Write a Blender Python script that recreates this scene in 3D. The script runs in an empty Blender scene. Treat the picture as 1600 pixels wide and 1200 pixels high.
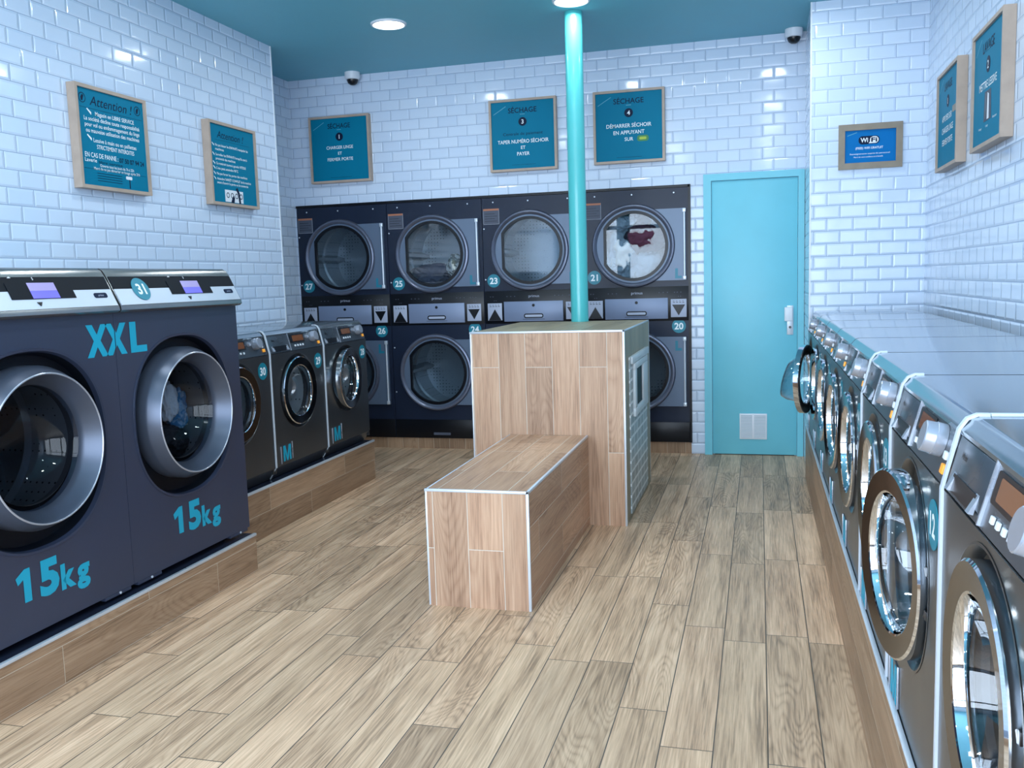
import bpy, bmesh, math, random
from mathutils import Vector, Matrix, noise
random.seed(7)
PI = math.pi
COL = bpy.context.scene.collection

# ------------------------------------------------------------------ materials
def lin(c):
    out = []
    for v in c[:3]:
        v = v / 255.0
        out.append(v / 12.92 if v <= 0.04045 else ((v + 0.055) / 1.055) ** 2.4)
    return (out[0], out[1], out[2], 1.0)

class NT:
    def __init__(self, name):
        self.m = bpy.data.materials.new(name)
        self.m.use_nodes = True
        self.t = self.m.node_tree
        self.t.nodes.clear()
        self.out = self.t.nodes.new('ShaderNodeOutputMaterial')
    def n(self, typ, **kw):
        nd = self.t.nodes.new(typ)
        for k, v in kw.items():
            setattr(nd, k, v)
        return nd
    def l(self, a, b):
        self.t.links.new(a, b)
    def val(self, sock, v):
        if hasattr(v, 'is_linked') or isinstance(v, bpy.types.NodeSocket):
            self.l(v, sock)
        else:
            sock.default_value = v
    def math(self, op, a, b=None, c=None):
        nd = self.n('ShaderNodeMath', operation=op)
        self.val(nd.inputs[0], a)
        if b is not None: self.val(nd.inputs[1], b)
        if c is not None: self.val(nd.inputs[2], c)
        return nd.outputs[0]
    def mix(self, f, a, b, blend='MIX'):
        nd = self.n('ShaderNodeMix', data_type='RGBA', blend_type=blend)
        self.val(nd.inputs[0], f); self.val(nd.inputs[6], a); self.val(nd.inputs[7], b)
        return nd.outputs[2]
    def ramp(self, f, stops):
        nd = self.n('ShaderNodeValToRGB')
        cr = nd.color_ramp
        while len(cr.elements) < len(stops): cr.elements.new(0.5)
        for e, (p, c) in zip(cr.elements, stops):
            e.position = p; e.color = c
        self.l(f, nd.inputs[0])
        return nd.outputs[0]

def pbr(name, rgb, rough=0.5, metal=0.0, spec=0.5, var=0.06, nscale=6.0, rvar=0.05, emit=None, estr=0.0, coat=0.0, bump=0.0, bscale=40):
    k = NT(name)
    b = k.n('ShaderNodeBsdfPrincipled')
    tc = k.n('ShaderNodeTexCoord')
    nz = k.n('ShaderNodeTexNoise'); nz.inputs['Scale'].default_value = nscale; nz.inputs['Detail'].default_value = 3
    k.l(tc.outputs['Object'], nz.inputs['Vector'])
    c = lin(rgb)
    d = tuple(x * (1 - var) for x in c[:3]) + (1,); e = tuple(min(1, x * (1 + var)) for x in c[:3]) + (1,)
    k.l(k.ramp(nz.outputs['Fac'], [(0.3, d), (0.7, e)]), b.inputs['Base Color'])
    r = k.math('MULTIPLY_ADD', nz.outputs['Fac'], rvar * 2, rough - rvar)
    k.l(r, b.inputs['Roughness'])
    b.inputs['Metallic'].default_value = metal
    b.inputs['Specular IOR Level'].default_value = spec
    b.inputs['Coat Weight'].default_value = coat
    b.inputs['Coat Roughness'].default_value = 0.08
    if emit is not None:
        b.inputs['Emission Color'].default_value = lin(emit); b.inputs['Emission Strength'].default_value = estr
    if bump:
        n2 = k.n('ShaderNodeTexNoise'); n2.inputs['Scale'].default_value = bscale; n2.inputs['Detail'].default_value = 4
        k.l(tc.outputs['Object'], n2.inputs['Vector'])
        bp = k.n('ShaderNodeBump'); bp.inputs['Strength'].default_value = bump; bp.inputs['Distance'].default_value = 0.01
        k.l(n2.outputs['Fac'], bp.inputs['Height']); k.l(bp.outputs[0], b.inputs['Normal'])
    k.l(b.outputs[0], k.out.inputs[0])
    return k.m

def glass_mat(name, tint=(235, 243, 250), refl=1.0, rough=0.015):
    k = NT(name)
    tr = k.n('ShaderNodeBsdfTransparent'); tr.inputs[0].default_value = lin(tint)
    gl = k.n('ShaderNodeBsdfGlossy'); gl.inputs['Roughness'].default_value = rough
    gl.inputs['Color'].default_value = (1, 1, 1, 1)
    lw = k.n('ShaderNodeLayerWeight'); lw.inputs[0].default_value = 0.5
    fr = k.math('MULTIPLY_ADD', k.math('POWER', lw.outputs['Facing'], 4.0), 0.7, 0.034)
    tc = k.n('ShaderNodeTexCoord'); nz = k.n('ShaderNodeTexNoise'); nz.inputs['Scale'].default_value = 3
    k.l(tc.outputs['Object'], nz.inputs['Vector'])
    f = k.math('MULTIPLY', fr, k.math('MULTIPLY_ADD', nz.outputs['Fac'], 0.2 * refl, 0.9 * refl))
    mx = k.n('ShaderNodeMixShader')
    k.l(f, mx.inputs[0]); k.l(tr.outputs[0], mx.inputs[1]); k.l(gl.outputs[0], mx.inputs[2])
    k.l(mx.outputs[0], k.out.inputs[0])
    return k.m

def tile_mat(name):
    # bevelled white metro tiles, UV in metres
    k = NT(name)
    b = k.n('ShaderNodeBsdfPrincipled')
    uv = k.n('ShaderNodeUVMap')
    def brick(ms, smooth):
        t = k.n('ShaderNodeTexBrick'); t.offset = 0.5; t.offset_frequency = 2
        t.inputs['Scale'].default_value = 1.0
        t.inputs['Brick Width'].default_value = 0.1525; t.inputs['Row Height'].default_value = 0.0770
        t.inputs['Mortar Size'].default_value = ms; t.inputs['Mortar Smooth'].default_value = smooth
        k.l(uv.outputs[0], t.inputs['Vector'])
        return t
    t1 = brick(0.0016, 0.2)
    t1.inputs['Color1'].default_value = lin((216, 229, 246)); t1.inputs['Color2'].default_value = lin((206, 221, 241))
    t1.inputs['Mortar'].default_value = lin((138, 158, 186))
    k.l(t1.outputs['Color'], b.inputs['Base Color'])
    t2 = brick(0.0125, 1.0)
    nz = k.n('ShaderNodeTexNoise'); nz.inputs['Scale'].default_value = 5.0; nz.inputs['Detail'].default_value = 1.0
    k.l(uv.outputs[0], nz.inputs['Vector'])
    h = k.math('MULTIPLY_ADD', nz.outputs['Fac'], 0.7, k.math('SUBTRACT', 1.0, t2.outputs['Fac']))
    bp = k.n('ShaderNodeBump'); bp.inputs['Strength'].default_value = 0.75; bp.inputs['Distance'].default_value = 0.0035
    k.l(h, bp.inputs['Height']); k.l(bp.outputs[0], b.inputs['Normal'])
    k.l(k.math('MULTIPLY_ADD', t1.outputs['Fac'], 0.6, 0.10), b.inputs['Roughness'])
    k.l(b.outputs[0], k.out.inputs[0])
    return k.m

def wood_mat(name, tones, L=0.9, W=0.145, alt=False, rough=0.42, joint=(80, 72, 64), jw=0.0012, grain=1.0, spec=0.35):
    # wood-look ceramic planks; UV in metres: u across a plank, v along it
    k = NT(name)
    b = k.n('ShaderNodeBsdfPrincipled')
    uv = k.n('ShaderNodeUVMap'); sp = k.n('ShaderNodeSeparateXYZ'); k.l(uv.outputs[0], sp.inputs[0])
    u, v = sp.outputs[0], sp.outputs[1]
    uw = k.math('DIVIDE', u, W); row = k.math('FLOOR', uw); fu = k.math('FRACT', uw)
    if alt:
        off = k.math('MULTIPLY', k.math('FLOORED_MODULO', row, 2.0), 0.5)
    else:
        wn = k.n('ShaderNodeTexWhiteNoise', noise_dimensions='1D'); k.l(row, wn.inputs['W'])
        off = wn.outputs['Value']
    vt = k.math('ADD', k.math('DIVIDE', v, L), off); idx = k.math('FLOOR', vt); fv = k.math('FRACT', vt)
    cb = k.n('ShaderNodeCombineXYZ'); k.l(row, cb.inputs[0]); k.l(idx, cb.inputs[1])
    w2 = k.n('ShaderNodeTexWhiteNoise', noise_dimensions='2D'); k.l(cb.outputs[0], w2.inputs['Vector'])
    rs = k.n('ShaderNodeSeparateColor'); k.l(w2.outputs['Color'], rs.inputs[0])
    r1, r2, r3 = rs.outputs[0], rs.outputs[1], rs.outputs[2]
    # local stretched coordinate, different on every plank
    pu = k.math('MULTIPLY_ADD', r1, 37.0, u); pv = k.math('MULTIPLY_ADD', r2, 53.0, v)
    def vec(su, sv):
        c = k.n('ShaderNodeCombineXYZ')
        k.l(k.math('MULTIPLY', pu, su), c.inputs[0]); k.l(k.math('MULTIPLY', pv, sv), c.inputs[1]); k.l(k.math('MULTIPLY', r3, 9.0), c.inputs[2])
        return c.outputs[0]
    n1 = k.n('ShaderNodeTexNoise'); n1.inputs['Scale'].default_value = 1; n1.inputs['Detail'].default_value = 5; n1.inputs['Roughness'].default_value = 0.62
    n1.inputs['Distortion'].default_value = 0.25
    k.l(vec(150, 4.5), n1.inputs['Vector'])
    n2 = k.n('ShaderNodeTexNoise'); n2.inputs['Scale'].default_value = 1; n2.inputs['Detail'].default_value = 3
    k.l(vec(18, 1.3), n2.inputs['Vector'])
    # cathedral rings: bands of a smooth stretched noise
    n3 = k.n('ShaderNodeTexNoise'); n3.inputs['Scale'].default_value = 1; n3.inputs['Detail'].default_value = 1.2; n3.inputs['Distortion'].default_value = 0.35
    k.l(vec(8.0, 1.1), n3.inputs['Vector'])
    ring = k.math('ABSOLUTE', k.math('SINE', k.math('MULTIPLY', n3.outputs['Fac'], 85.0)))
    ringm = k.math('MULTIPLY', k.math('GREATER_THAN', r3, 0.62), 0.22)
    g = k.math('ADD', k.math('MULTIPLY', n1.outputs['Fac'], 0.62), k.math('MULTIPLY', n2.outputs['Fac'], 0.44))
    g = k.math('SUBTRACT', g, k.math('MULTIPLY', k.math('SUBTRACT', 0.75, ring), k.math('MULTIPLY', ringm, 0.5)))
    g = k.math('ADD', 0.5, k.math('MULTIPLY', k.math('SUBTRACT', g, 0.52), grain))
    colA = k.ramp(g, [(0.30, lin(tones[0])), (0.47, lin(tones[1])), (0.66, lin(tones[2]))])
    colB = k.ramp(g, [(0.30, lin(tones[3])), (0.47, lin(tones[4])), (0.66, lin(tones[5]))])
    col = k.mix(r1, colA, colB)
    n4 = k.n('ShaderNodeTexNoise'); n4.inputs['Scale'].default_value = 1; n4.inputs['Detail'].default_value = 4; n4.inputs['Distortion'].default_value = 0.4
    k.l(vec(11.0, 1.8), n4.inputs['Vector'])
    bl = k.ramp(n4.outputs['Fac'], [(0.56, (0, 0, 0, 1)), (0.72, (1, 1, 1, 1))])
    col = k.mix(k.math('MULTIPLY', bl, 0.20), col, lin(tones[3]))
    n5 = k.n('ShaderNodeTexNoise'); n5.inputs['Scale'].default_value = 1; n5.inputs['Detail'].default_value = 3; n5.inputs['Distortion'].default_value = 0.3
    k.l(vec(230, 5.0), n5.inputs['Vector'])
    thin = k.ramp(n5.outputs['Fac'], [(0.36, (1, 1, 1, 1)), (0.47, (0, 0, 0, 1))])
    patch = k.ramp(n2.outputs['Fac'], [(0.40, (1, 1, 1, 1)), (0.58, (0.12, 0.12, 0.12, 1))])
    col = k.mix(k.math('MULTIPLY', k.math('MULTIPLY', thin, patch), 0.62), col, lin(tones[3]))
    hv = k.n('ShaderNodeHueSaturation'); k.l(col, hv.inputs['Color'])
    k.l(k.math('SUBTRACT', k.math('MULTIPLY_ADD', r2, 0.24, 0.89), k.math('MULTIPLY', k.math('GREATER_THAN', r3, 0.74), 0.10)), hv.inputs['Value'])
    eu = k.math('MULTIPLY', k.math('MINIMUM', fu, k.math('SUBTRACT', 1.0, fu)), W)
    ev = k.math('MULTIPLY', k.math('MINIMUM', fv, k.math('SUBTRACT', 1.0, fv)), L)
    ed = k.math('MINIMUM', eu, ev)
    jm = k.math('LESS_THAN', ed, jw)
    k.l(k.mix(jm, hv.outputs[0], lin(joint)), b.inputs['Base Color'])
    k.l(k.math('MULTIPLY_ADD', n1.outputs['Fac'], 0.2, rough - 0.1), b.inputs['Roughness'])
    b.inputs['Specular IOR Level'].default_value = spec
    h = k.math('ADD', k.math('MULTIPLY', k.math('MINIMUM', ed, 0.003), 330.0), k.math('MULTIPLY', n1.outputs['Fac'], 0.3))
    bp = k.n('ShaderNodeBump'); bp.inputs['Strength'].default_value = 0.35; bp.inputs['Distance'].default_value = 0.002
    k.l(h, bp.inputs['Height']); k.l(bp.outputs[0], b.inputs['Normal'])
    k.l(b.outputs[0], k.out.inputs[0])
    return k.m

def keypad_mat(name):
    k = NT(name)
    b = k.n('ShaderNodeBsdfPrincipled'); uv = k.n('ShaderNodeUVMap')
    t = k.n('ShaderNodeTexBrick'); t.offset = 0.0; t.offset_frequency = 2
    t.inputs['Scale'].default_value = 1
    t.inputs['Brick Width'].default_value = 0.135; t.inputs['Row Height'].default_value = 0.062; t.inputs['Mortar Size'].default_value = 0.008
    t.inputs['Color1'].default_value = lin((140, 150, 152)); t.inputs['Color2'].default_value = lin((172, 184, 188)); t.inputs['Mortar'].default_value = lin((226, 232, 234))
    k.l(uv.outputs[0], t.inputs['Vector']); k.l(t.outputs['Color'], b.inputs['Base Color'])
    b.inputs['Roughness'].default_value = 0.35
    k.l(b.outputs[0], k.out.inputs[0])
    return k.m

def vent_mat(name):
    k = NT(name)
    b = k.n('ShaderNodeBsdfPrincipled'); tc = k.n('ShaderNodeTexCoord'); sp = k.n('ShaderNodeSeparateXYZ')
    k.l(tc.outputs['Object'], sp.inputs[0])
    s = k.math('LESS_THAN', k.math('FRACT', k.math('MULTIPLY', sp.outputs[2], 95.0)), 0.4)
    k.l(k.mix(s, lin((225, 232, 240)), lin((150, 170, 185))), b.inputs['Base Color'])
    b.inputs['Roughness'].default_value = 0.5
    k.l(b.outputs[0], k.out.inputs[0])
    return k.m

def drum_mat(name, rgb, rough=0.3):
    k = NT(name)
    b = k.n('ShaderNodeBsdfPrincipled'); tc = k.n('ShaderNodeTexCoord')
    vo = k.n('ShaderNodeTexVoronoi'); vo.inputs['Scale'].default_value = 38.0; vo.inputs['Randomness'].default_value = 0.15
    k.l(tc.outputs['Object'], vo.inputs['Vector'])
    m = k.math('LESS_THAN', vo.outputs['Distance'], 0.16)
    k.l(k.mix(m, lin(rgb), lin((18, 20, 24))), b.inputs['Base Color'])
    b.inputs['Metallic'].default_value = 0.4; b.inputs['Roughness'].default_value = rough
    k.l(b.outputs[0], k.out.inputs[0])
    return k.m

def patterned_cloth(name, a, bcol, scale=30):
    k = NT(name)
    b = k.n('ShaderNodeBsdfPrincipled'); tc = k.n('ShaderNodeTexCoord')
    nz = k.n('ShaderNodeTexNoise'); nz.inputs['Scale'].default_value = scale; nz.inputs['Detail'].default_value = 2
    k.l(tc.outputs['Object'], nz.inputs['Vector'])
    k.l(k.ramp(nz.outputs['Fac'], [(0.46, lin(a)), (0.54, lin(bcol))]), b.inputs['Base Color'])
    b.inputs['Roughness'].default_value = 0.85
    k.l(b.outputs[0], k.out.inputs[0])
    return k.m

TEAL = (22, 150, 172)
M = dict(
    tile=tile_mat('white_metro_tile'),
    floor=wood_mat('floor_planks', [(139, 112, 89), (202, 165, 133), (236, 200, 166), (127, 104, 83), (186, 155, 125), (222, 190, 158)], joint=(84, 76, 68), jw=0.0017),
    wood=wood_mat('bench_planks', [(147, 111, 88), (192, 153, 124), (218, 182, 153), (135, 104, 83), (180, 142, 116), (208, 172, 142)], alt=True, joint=(214, 204, 190), jw=0.0014, grain=0.75),
    plinthwood=wood_mat('plinth_planks', [(106, 83, 65), (150, 120, 94), (179, 147, 120), (118, 93, 72), (161, 130, 103), (187, 157, 128)], L=0.9, W=0.1305, alt=True, joint=(196, 180, 160), jw=0.0012, grain=0.75),
    ceiling=pbr('ceiling_paint', (110, 182, 200), 0.55, var=0.02),
    teal=pbr('teal_paint', (80, 190, 192), 0.3, var=0.02, coat=0.3),
    door=pbr('door_paint', (116, 202, 220), 0.4, var=0.02),
    alu=pbr('aluminium_trim', (212, 220, 230), 0.3, metal=0.35),
    chrome=pbr('chrome', (225, 230, 236), 0.05, metal=1.0, rvar=0.01, var=0.01),
    darkchrome=pbr('dark_chrome', (98, 96, 95), 0.13, metal=1.0, rvar=0.02),
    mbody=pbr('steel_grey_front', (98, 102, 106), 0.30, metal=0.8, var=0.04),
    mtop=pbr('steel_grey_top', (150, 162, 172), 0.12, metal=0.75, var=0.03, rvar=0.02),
    mcons=pbr('steel_grey_console', (88, 98, 108), 0.28, metal=0.6, var=0.03),
    msilver=pbr('silver_plastic', (176, 182, 194), 0.28, metal=0.5),
    dark=pbr('black_plastic', (16, 18, 24), 0.3, var=0.1),
    gasket=pbr('grey_rubber', (36, 38, 44), 0.55),
    display=pbr('amber_display', (112, 70, 46), 0.15, emit=(120, 70, 40), estr=0.12),
    orange=pbr('orange_lamp', (236, 160, 50), 0.3, emit=(255, 170, 60), estr=0.35),
    white=pbr('white_plastic', (228, 233, 240), 0.4, var=0.02),
    bigbody=pbr('slate_blue_enamel', (48, 56, 77), 0.38, var=0.04, spec=0.5),
    bigring=pbr('grey_ring', (84, 92, 108), 0.33, metal=0.5, var=0.02),
    bigsilver=pbr('console_silver', (196, 204, 216), 0.38, metal=0.35, var=0.03),
    steel=pbr('brushed_steel', (150, 150, 150), 0.25, metal=0.9),
    screen=pbr('lit_screen', (96, 92, 190), 0.2, emit=(112, 108, 220), estr=0.55),
    stripsilver=pbr('strip_silver', (200, 208, 218), 0.4, metal=0.0, var=0.02),
    fasciablack=pbr('matt_black', (12, 17, 26), 0.5, spec=0.15),
    screentop=pbr('lit_screen_top', (150, 140, 186), 0.2, emit=(150, 140, 190), estr=0.4),
    dryer=pbr('dryer_enamel', (30, 39, 58), 0.32, var=0.03, rvar=0.01, spec=0.25),
    drydoor=pbr('dryer_door_grey', (96, 112, 134), 0.36, metal=0.15, var=0.02, rvar=0.01),
    dryring=pbr('dryer_ring_grey', (104, 110, 128), 0.3, metal=0.5, var=0.03),
    drawer=pbr('dryer_drawer_grey', (128, 142, 170), 0.38, metal=0.1, var=0.02),
    plate=pbr('pictogram_plate', (176, 184, 204), 0.45, var=0.03),
    black=pbr('black_enamel', (11, 14, 21), 0.3, var=0.05, rvar=0.01, spec=0.3),
    drum=drum_mat('perforated_drum', (205, 210, 214)),
    drumdark=drum_mat('perforated_drum_dark', (120, 124, 130), 0.35),
    glass=glass_mat('door_glass', (214, 222, 228)),
    clearglass=glass_mat('clear_bowl', (226, 234, 240), 2.2),
    darkglass=glass_mat('smoked_door_glass', (200, 206, 214), 0.5),
    winglass=glass_mat('window_glass', (250, 252, 255), 0.6),
    badge=pbr('teal_sticker', (20, 128, 148), 0.4, var=0.02),
    tealtext=pbr('teal_vinyl', (10, 160, 190), 0.4, var=0.02),
    tealdim=pbr('teal_vinyl_dim', (24, 122, 146), 0.4, var=0.02),
    whitetext=pbr('white_vinyl', (238, 246, 250), 0.5, var=0.01),
    navy=pbr('navy_print', (10, 30, 58), 0.5, var=0.03, spec=0.15),
    poster=pbr('poster_teal', (0, 118, 150), 0.5, var=0.02, spec=0.12),
    posterblue=pbr('poster_blue', (0, 110, 178), 0.5, var=0.02, spec=0.12),
    faint=pbr('poster_pale_mark', (80, 165, 190), 0.4),
    paleoak=pbr('pale_oak_frame', (178, 158, 142), 0.5, var=0.08, nscale=14),
    greyoak=pbr('grey_oak_frame', (140, 128, 112), 0.5, var=0.1, nscale=14),
    green=pbr('green_button_print', (52, 128, 66), 0.5),
    yellow=pbr('yellow_print', (170, 190, 60), 0.5),
    labelgrey=pbr('label_grey', (74, 80, 96), 0.6, bump=0.0),
    labelorange=pbr('label_orange', (176, 112, 84), 0.6),
    labeledge=pbr('label_edge', (158, 164, 176), 0.6),
    keypad=keypad_mat('label_grid'),
    kiosktrim=pbr('kiosk_pale_plate', (206, 214, 218), 0.35),
    kioskside=wood_mat('kiosk_side_planks', [(117, 110, 91), (151, 141, 116), (178, 165, 137), (117, 110, 91), (151, 141, 116), (178, 165, 137)], alt=True, joint=(150, 156, 152), grain=0.6),
    ledge=pbr('dark_glazed_ledge', (34, 40, 56), 0.18, var=0.06),
    vent=vent_mat('vent_slats'),
    lens=pbr('lamp_lens', (255, 255, 255), 0.4, emit=(240, 250, 255), estr=9.0),
    cloth_white=pbr('white_cotton', (222, 230, 236), 0.9, var=0.05, bump=0.3, bscale=30),
    cloth_maroon=pbr('maroon_cotton', (78, 40, 60), 0.9, var=0.1, bump=0.3, bscale=30),
    cloth_navy=pbr('navy_cotton', (44, 58, 88), 0.9, var=0.2, bump=0.3, bscale=30),
    cloth_black=pbr('black_cotton', (20, 22, 30), 0.9, var=0.1),
    cloth_blue=patterned_cloth('blue_patterned_cotton', (66, 134, 184), (150, 190, 220), 40),
    cloth_pattern=patterned_cloth('pale_patterned_cotton', (210, 214, 208), (96, 104, 96), 28),
    cloth_pink=pbr('pinkish_cotton', (200, 164, 152), 0.9),
)

# ------------------------------------------------------------------ mesh builder
class MB:
    def __init__(self, xf=None):
        self.bm = bmesh.new(); self.mi = 0; self.xf = xf
        self.uvl = self.bm.loops.layers.uv.new('UVMap')
    def mat(self, i):
        self.mi = i; return self
    def add(self, t, smooth=True):
        if self.xf is not None: bmesh.ops.transform(t, matrix=self.xf, verts=t.verts)
        vm = {}
        for v in t.verts: vm[v] = self.bm.verts.new(v.co)
        for f in t.faces:
            try: nf = self.bm.faces.new([vm[v] for v in f.verts])
            except ValueError: continue
            nf.material_index = self.mi; nf.smooth = smooth
        t.free(); return self
    def box(self, x0, x1, y0, y1, z0, z1, bev=0.0, seg=2):
        t = bmesh.new()
        bmesh.ops.create_cube(t, size=1)
        for v in t.verts:
            v.co = Vector(((x0 + x1) / 2 + v.co.x * (x1 - x0), (y0 + y1) / 2 + v.co.y * (y1 - y0), (z0 + z1) / 2 + v.co.z * (z1 - z0)))
        if bev: bmesh.ops.bevel(t, geom=list(t.edges), offset=bev, segments=seg, affect='EDGES', profile=0.5)
        return self.add(t)
    def uvbox(self, b, maps):
        # maps: dict face -> (material index, u axis, v axis, u offset, v offset); faces -x +x -y +y -z +z
        x0, x1, y0, y1, z0, z1 = b
        c = lambda i, j, k: Vector(((x0, x1)[i], (y0, y1)[j], (z0, z1)[k]))
        F = {'-x': [(0,1,0),(0,0,0),(0,0,1),(0,1,1)], '+x': [(1,0,0),(1,1,0),(1,1,1),(1,0,1)],
             '-y': [(0,0,0),(1,0,0),(1,0,1),(0,0,1)], '+y': [(1,1,0),(0,1,0),(0,1,1),(1,1,1)],
             '-z': [(0,1,0),(1,1,0),(1,0,0),(0,0,0)], '+z': [(0,0,1),(1,0,1),(1,1,1),(0,1,1)]}
        dflt = maps.get('*')
        for key, q in F.items():
            mp = maps.get(key, dflt)
            if mp is None: continue
            mi, ua, va, uo, vo = mp
            f = self.bm.faces.new([self.bm.verts.new(c(*p)) for p in q])
            f.material_index = mi
            for lp in f.loops:
                lp[self.uvl].uv = (lp.vert.co['xyz'.index(ua)] - uo, lp.vert.co['xyz'.index(va)] - vo)
        return self
    def prism(self, pts, x0, x1, bev=0.0):
        # polygon of (y, z) swept along x
        t = bmesh.new()
        a = [t.verts.new((x0, p[0], p[1])) for p in pts]; b = [t.verts.new((x1, p[0], p[1])) for p in pts]
        n = len(pts)
        t.faces.new(a); t.faces.new(list(reversed(b)))
        for i in range(n): t.faces.new([a[i], b[i], b[(i + 1) % n], a[(i + 1) % n]])
        bmesh.ops.recalc_face_normals(t, faces=t.faces)
        if bev: bmesh.ops.bevel(t, geom=[e for e in t.edges], offset=bev, segments=2, affect='EDGES', profile=0.5)
        return self.add(t)
    def strip(self, path, x0, x1, th):
        # thin strip following a (y, z) path (front profile), thickness th outward
        n = len(path); off = []
        for i, p in enumerate(path):
            a = path[max(0, i - 1)]; b = path[min(n - 1, i + 1)]
            d = Vector((b[0] - a[0], b[1] - a[1])).normalized()
            off.append((p[0] - d.y * th, p[1] + d.x * th))
        return self.prism(list(path) + list(reversed(off)), x0, x1)
    def lathe(self, prof, cx, cz, seg=64, axis='y', c2=0.0, ang=None):
        # prof list of (r, h): axis y -> centre (cx, cz), h is y; axis z -> centre (cx, c2), h is z
        t = bmesh.new(); rows = []
        for r, h in prof:
            if r < 1e-6:
                rows.append([t.verts.new((cx, h, cz) if axis == 'y' else (cx, c2, h))])
            else:
                row = []
                for i in range(seg):
                    a = 2 * PI * i / seg
                    row.append(t.verts.new((cx + r * math.cos(a), h, cz + r * math.sin(a)) if axis == 'y' else (cx + r * math.cos(a), c2 + r * math.sin(a), h)))
                rows.append(row)
        for A, B in zip(rows, rows[1:]):
            for i in range(seg):
                j = (i + 1) % seg
                if len(A) == 1 and len(B) == 1: continue
                if len(A) == 1: t.faces.new([A[0], B[i], B[j]])
                elif len(B) == 1: t.faces.new([A[i], B[0], A[j]])
                else: t.faces.new([A[i], B[i], B[j], A[j]])
        bmesh.ops.recalc_face_normals(t, faces=t.faces)
        return self.add(t)
    def loft(self, loops):
        # closed loops of equal length, 3-D points
        t = bmesh.new()
        rows = [[t.verts.new(p) for p in lp] for lp in loops]
        n = len(rows[0])
        for A, B in zip(rows, rows[1:]):
            for i in range(n): t.faces.new([A[i], B[i], B[(i + 1) % n], A[(i + 1) % n]])
        bmesh.ops.recalc_face_normals(t, faces=t.faces)
        return self.add(t)
    def plate(self, outer, holes, y0, y1):
        # flat plate in xz with holes, front at y0, back at y1
        t = bmesh.new(); es = []
        for lp in [outer] + holes:
            vs = [t.verts.new((p[0], y0, p[1])) for p in lp]
            es += [t.edges.new((vs[i], vs[(i + 1) % len(vs)])) for i in range(len(vs))]
        bmesh.ops.triangle_fill(t, use_beauty=True, edges=es, normal=(0, -1, 0))
        if y1 is not None and abs(y1 - y0) > 1e-6:
            r = bmesh.ops.extrude_face_region(t, geom=list(t.faces))
            for v in [g for g in r['geom'] if isinstance(g, bmesh.types.BMVert)]: v.co.y = y1
        bmesh.ops.recalc_face_normals(t, faces=t.faces)
        return self.add(t)
    def tube(self, pts, r, seg=12):
        t = bmesh.new(); rows = []
        pts = [Vector(p) for p in pts]
        for i, p in enumerate(pts):
            d = (pts[min(i + 1, len(pts) - 1)] - pts[max(i - 1, 0)]).normalized()
            q = d.to_track_quat('Z', 'Y')
            rows.append([t.verts.new(p + q @ Vector((r * math.cos(2 * PI * k / seg), r * math.sin(2 * PI * k / seg), 0))) for k in range(seg)])
        for A, B in zip(rows, rows[1:]):
            for k in range(seg): t.faces.new([A[k], B[k], B[(k + 1) % seg], A[(k + 1) % seg]])
        t.faces.new(rows[0]); t.faces.new(rows[-1])
        bmesh.ops.recalc_face_normals(t, faces=t.faces)
        return self.add(t)
    def text(self, s, cap, x, z, y, align='CENTER', w=None, bold=0.012, shear=0.0, maxw=None):
        # lettering in the xz plane facing -y; cap = height of a capital; z = centre line of capitals
        cu = bpy.data.curves.new('tmp_text', 'FONT'); cu.body = s; cu.size = 1.0; cu.offset = bold; cu.shear = shear; cu.resolution_u = 3
        ob = bpy.data.objects.new('tmp_text', cu); COL.objects.link(ob)
        dg = bpy.context.evaluated_depsgraph_get()
        me = ob.evaluated_get(dg).to_mesh()
        t = bmesh.new(); t.from_mesh(me)
        ob.evaluated_get(dg).to_mesh_clear()
        bpy.data.objects.remove(ob); bpy.data.curves.remove(cu)
        if not t.verts: return self
        xs = [v.co.x for v in t.verts]; a, b = min(xs), max(xs)
        sz = cap / 0.70; sx = sz
        if w: sx = w / (b - a)
        if maxw and (b - a) * sx > maxw: sx = maxw / (b - a)
        x_al = {'CENTER': (a + b) / 2, 'LEFT': a, 'RIGHT': b}[align]
        for v in t.verts:
            v.co = Vector((x + (v.co.x - x_al) * sx, y, z + (v.co.y - 0.35) * sz))
        return self.add(t, smooth=False)
    def build(self, name, mats, parent=None, loc=None, smooth_angle=35):
        me = bpy.data.meshes.new(name)
        self.bm.to_mesh(me); self.bm.free()
        for m in (mats if isinstance(mats, (list, tuple)) else [mats]): me.materials.append(M[m] if isinstance(m, str) else m)
        if len(me.polygons): me.set_sharp_from_angle(angle=math.radians(smooth_angle))
        o = bpy.data.objects.new(name, me); COL.objects.link(o)
        if parent is not None: o.parent = parent
        if loc is not None: o.location = loc
        return o

def tag(o, label=None, cat=None, group=None, kind=None):
    if label: o['label'] = label
    if cat: o['category'] = cat
    if group: o['group'] = group
    if kind: o['kind'] = kind
    return o
def thing(name, label, cat, loc=(0, 0, 0), rz=0.0, group=None):
    o = bpy.data.objects.new(name, None); COL.objects.link(o); o.empty_display_size = 0.1
    o.location = loc; o.rotation_euler = (0, 0, rz)
    return tag(o, label, cat, group)
def dup_tree(o, parent=None):
    c = o.copy(); COL.objects.link(c)
    if parent is not None: c.parent = parent
    for ch in list(o.children): dup_tree(ch, c)
    return c
def circle(cx, cz, r, n=64):
    return [(cx + r * math.cos(2 * PI * i / n), cz + r * math.sin(2 * PI * i / n)) for i in range(n)]
def squircle(cx, cz, a, b, e, n=96):
    out = []
    for i in range(n):
        t = 2 * PI * i / n; c, s = math.cos(t), math.sin(t)
        out.append((cx + a * math.copysign(abs(c) ** (2 / e), c), cz + b * math.copysign(abs(s) ** (2 / e), s)))
    return out
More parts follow.
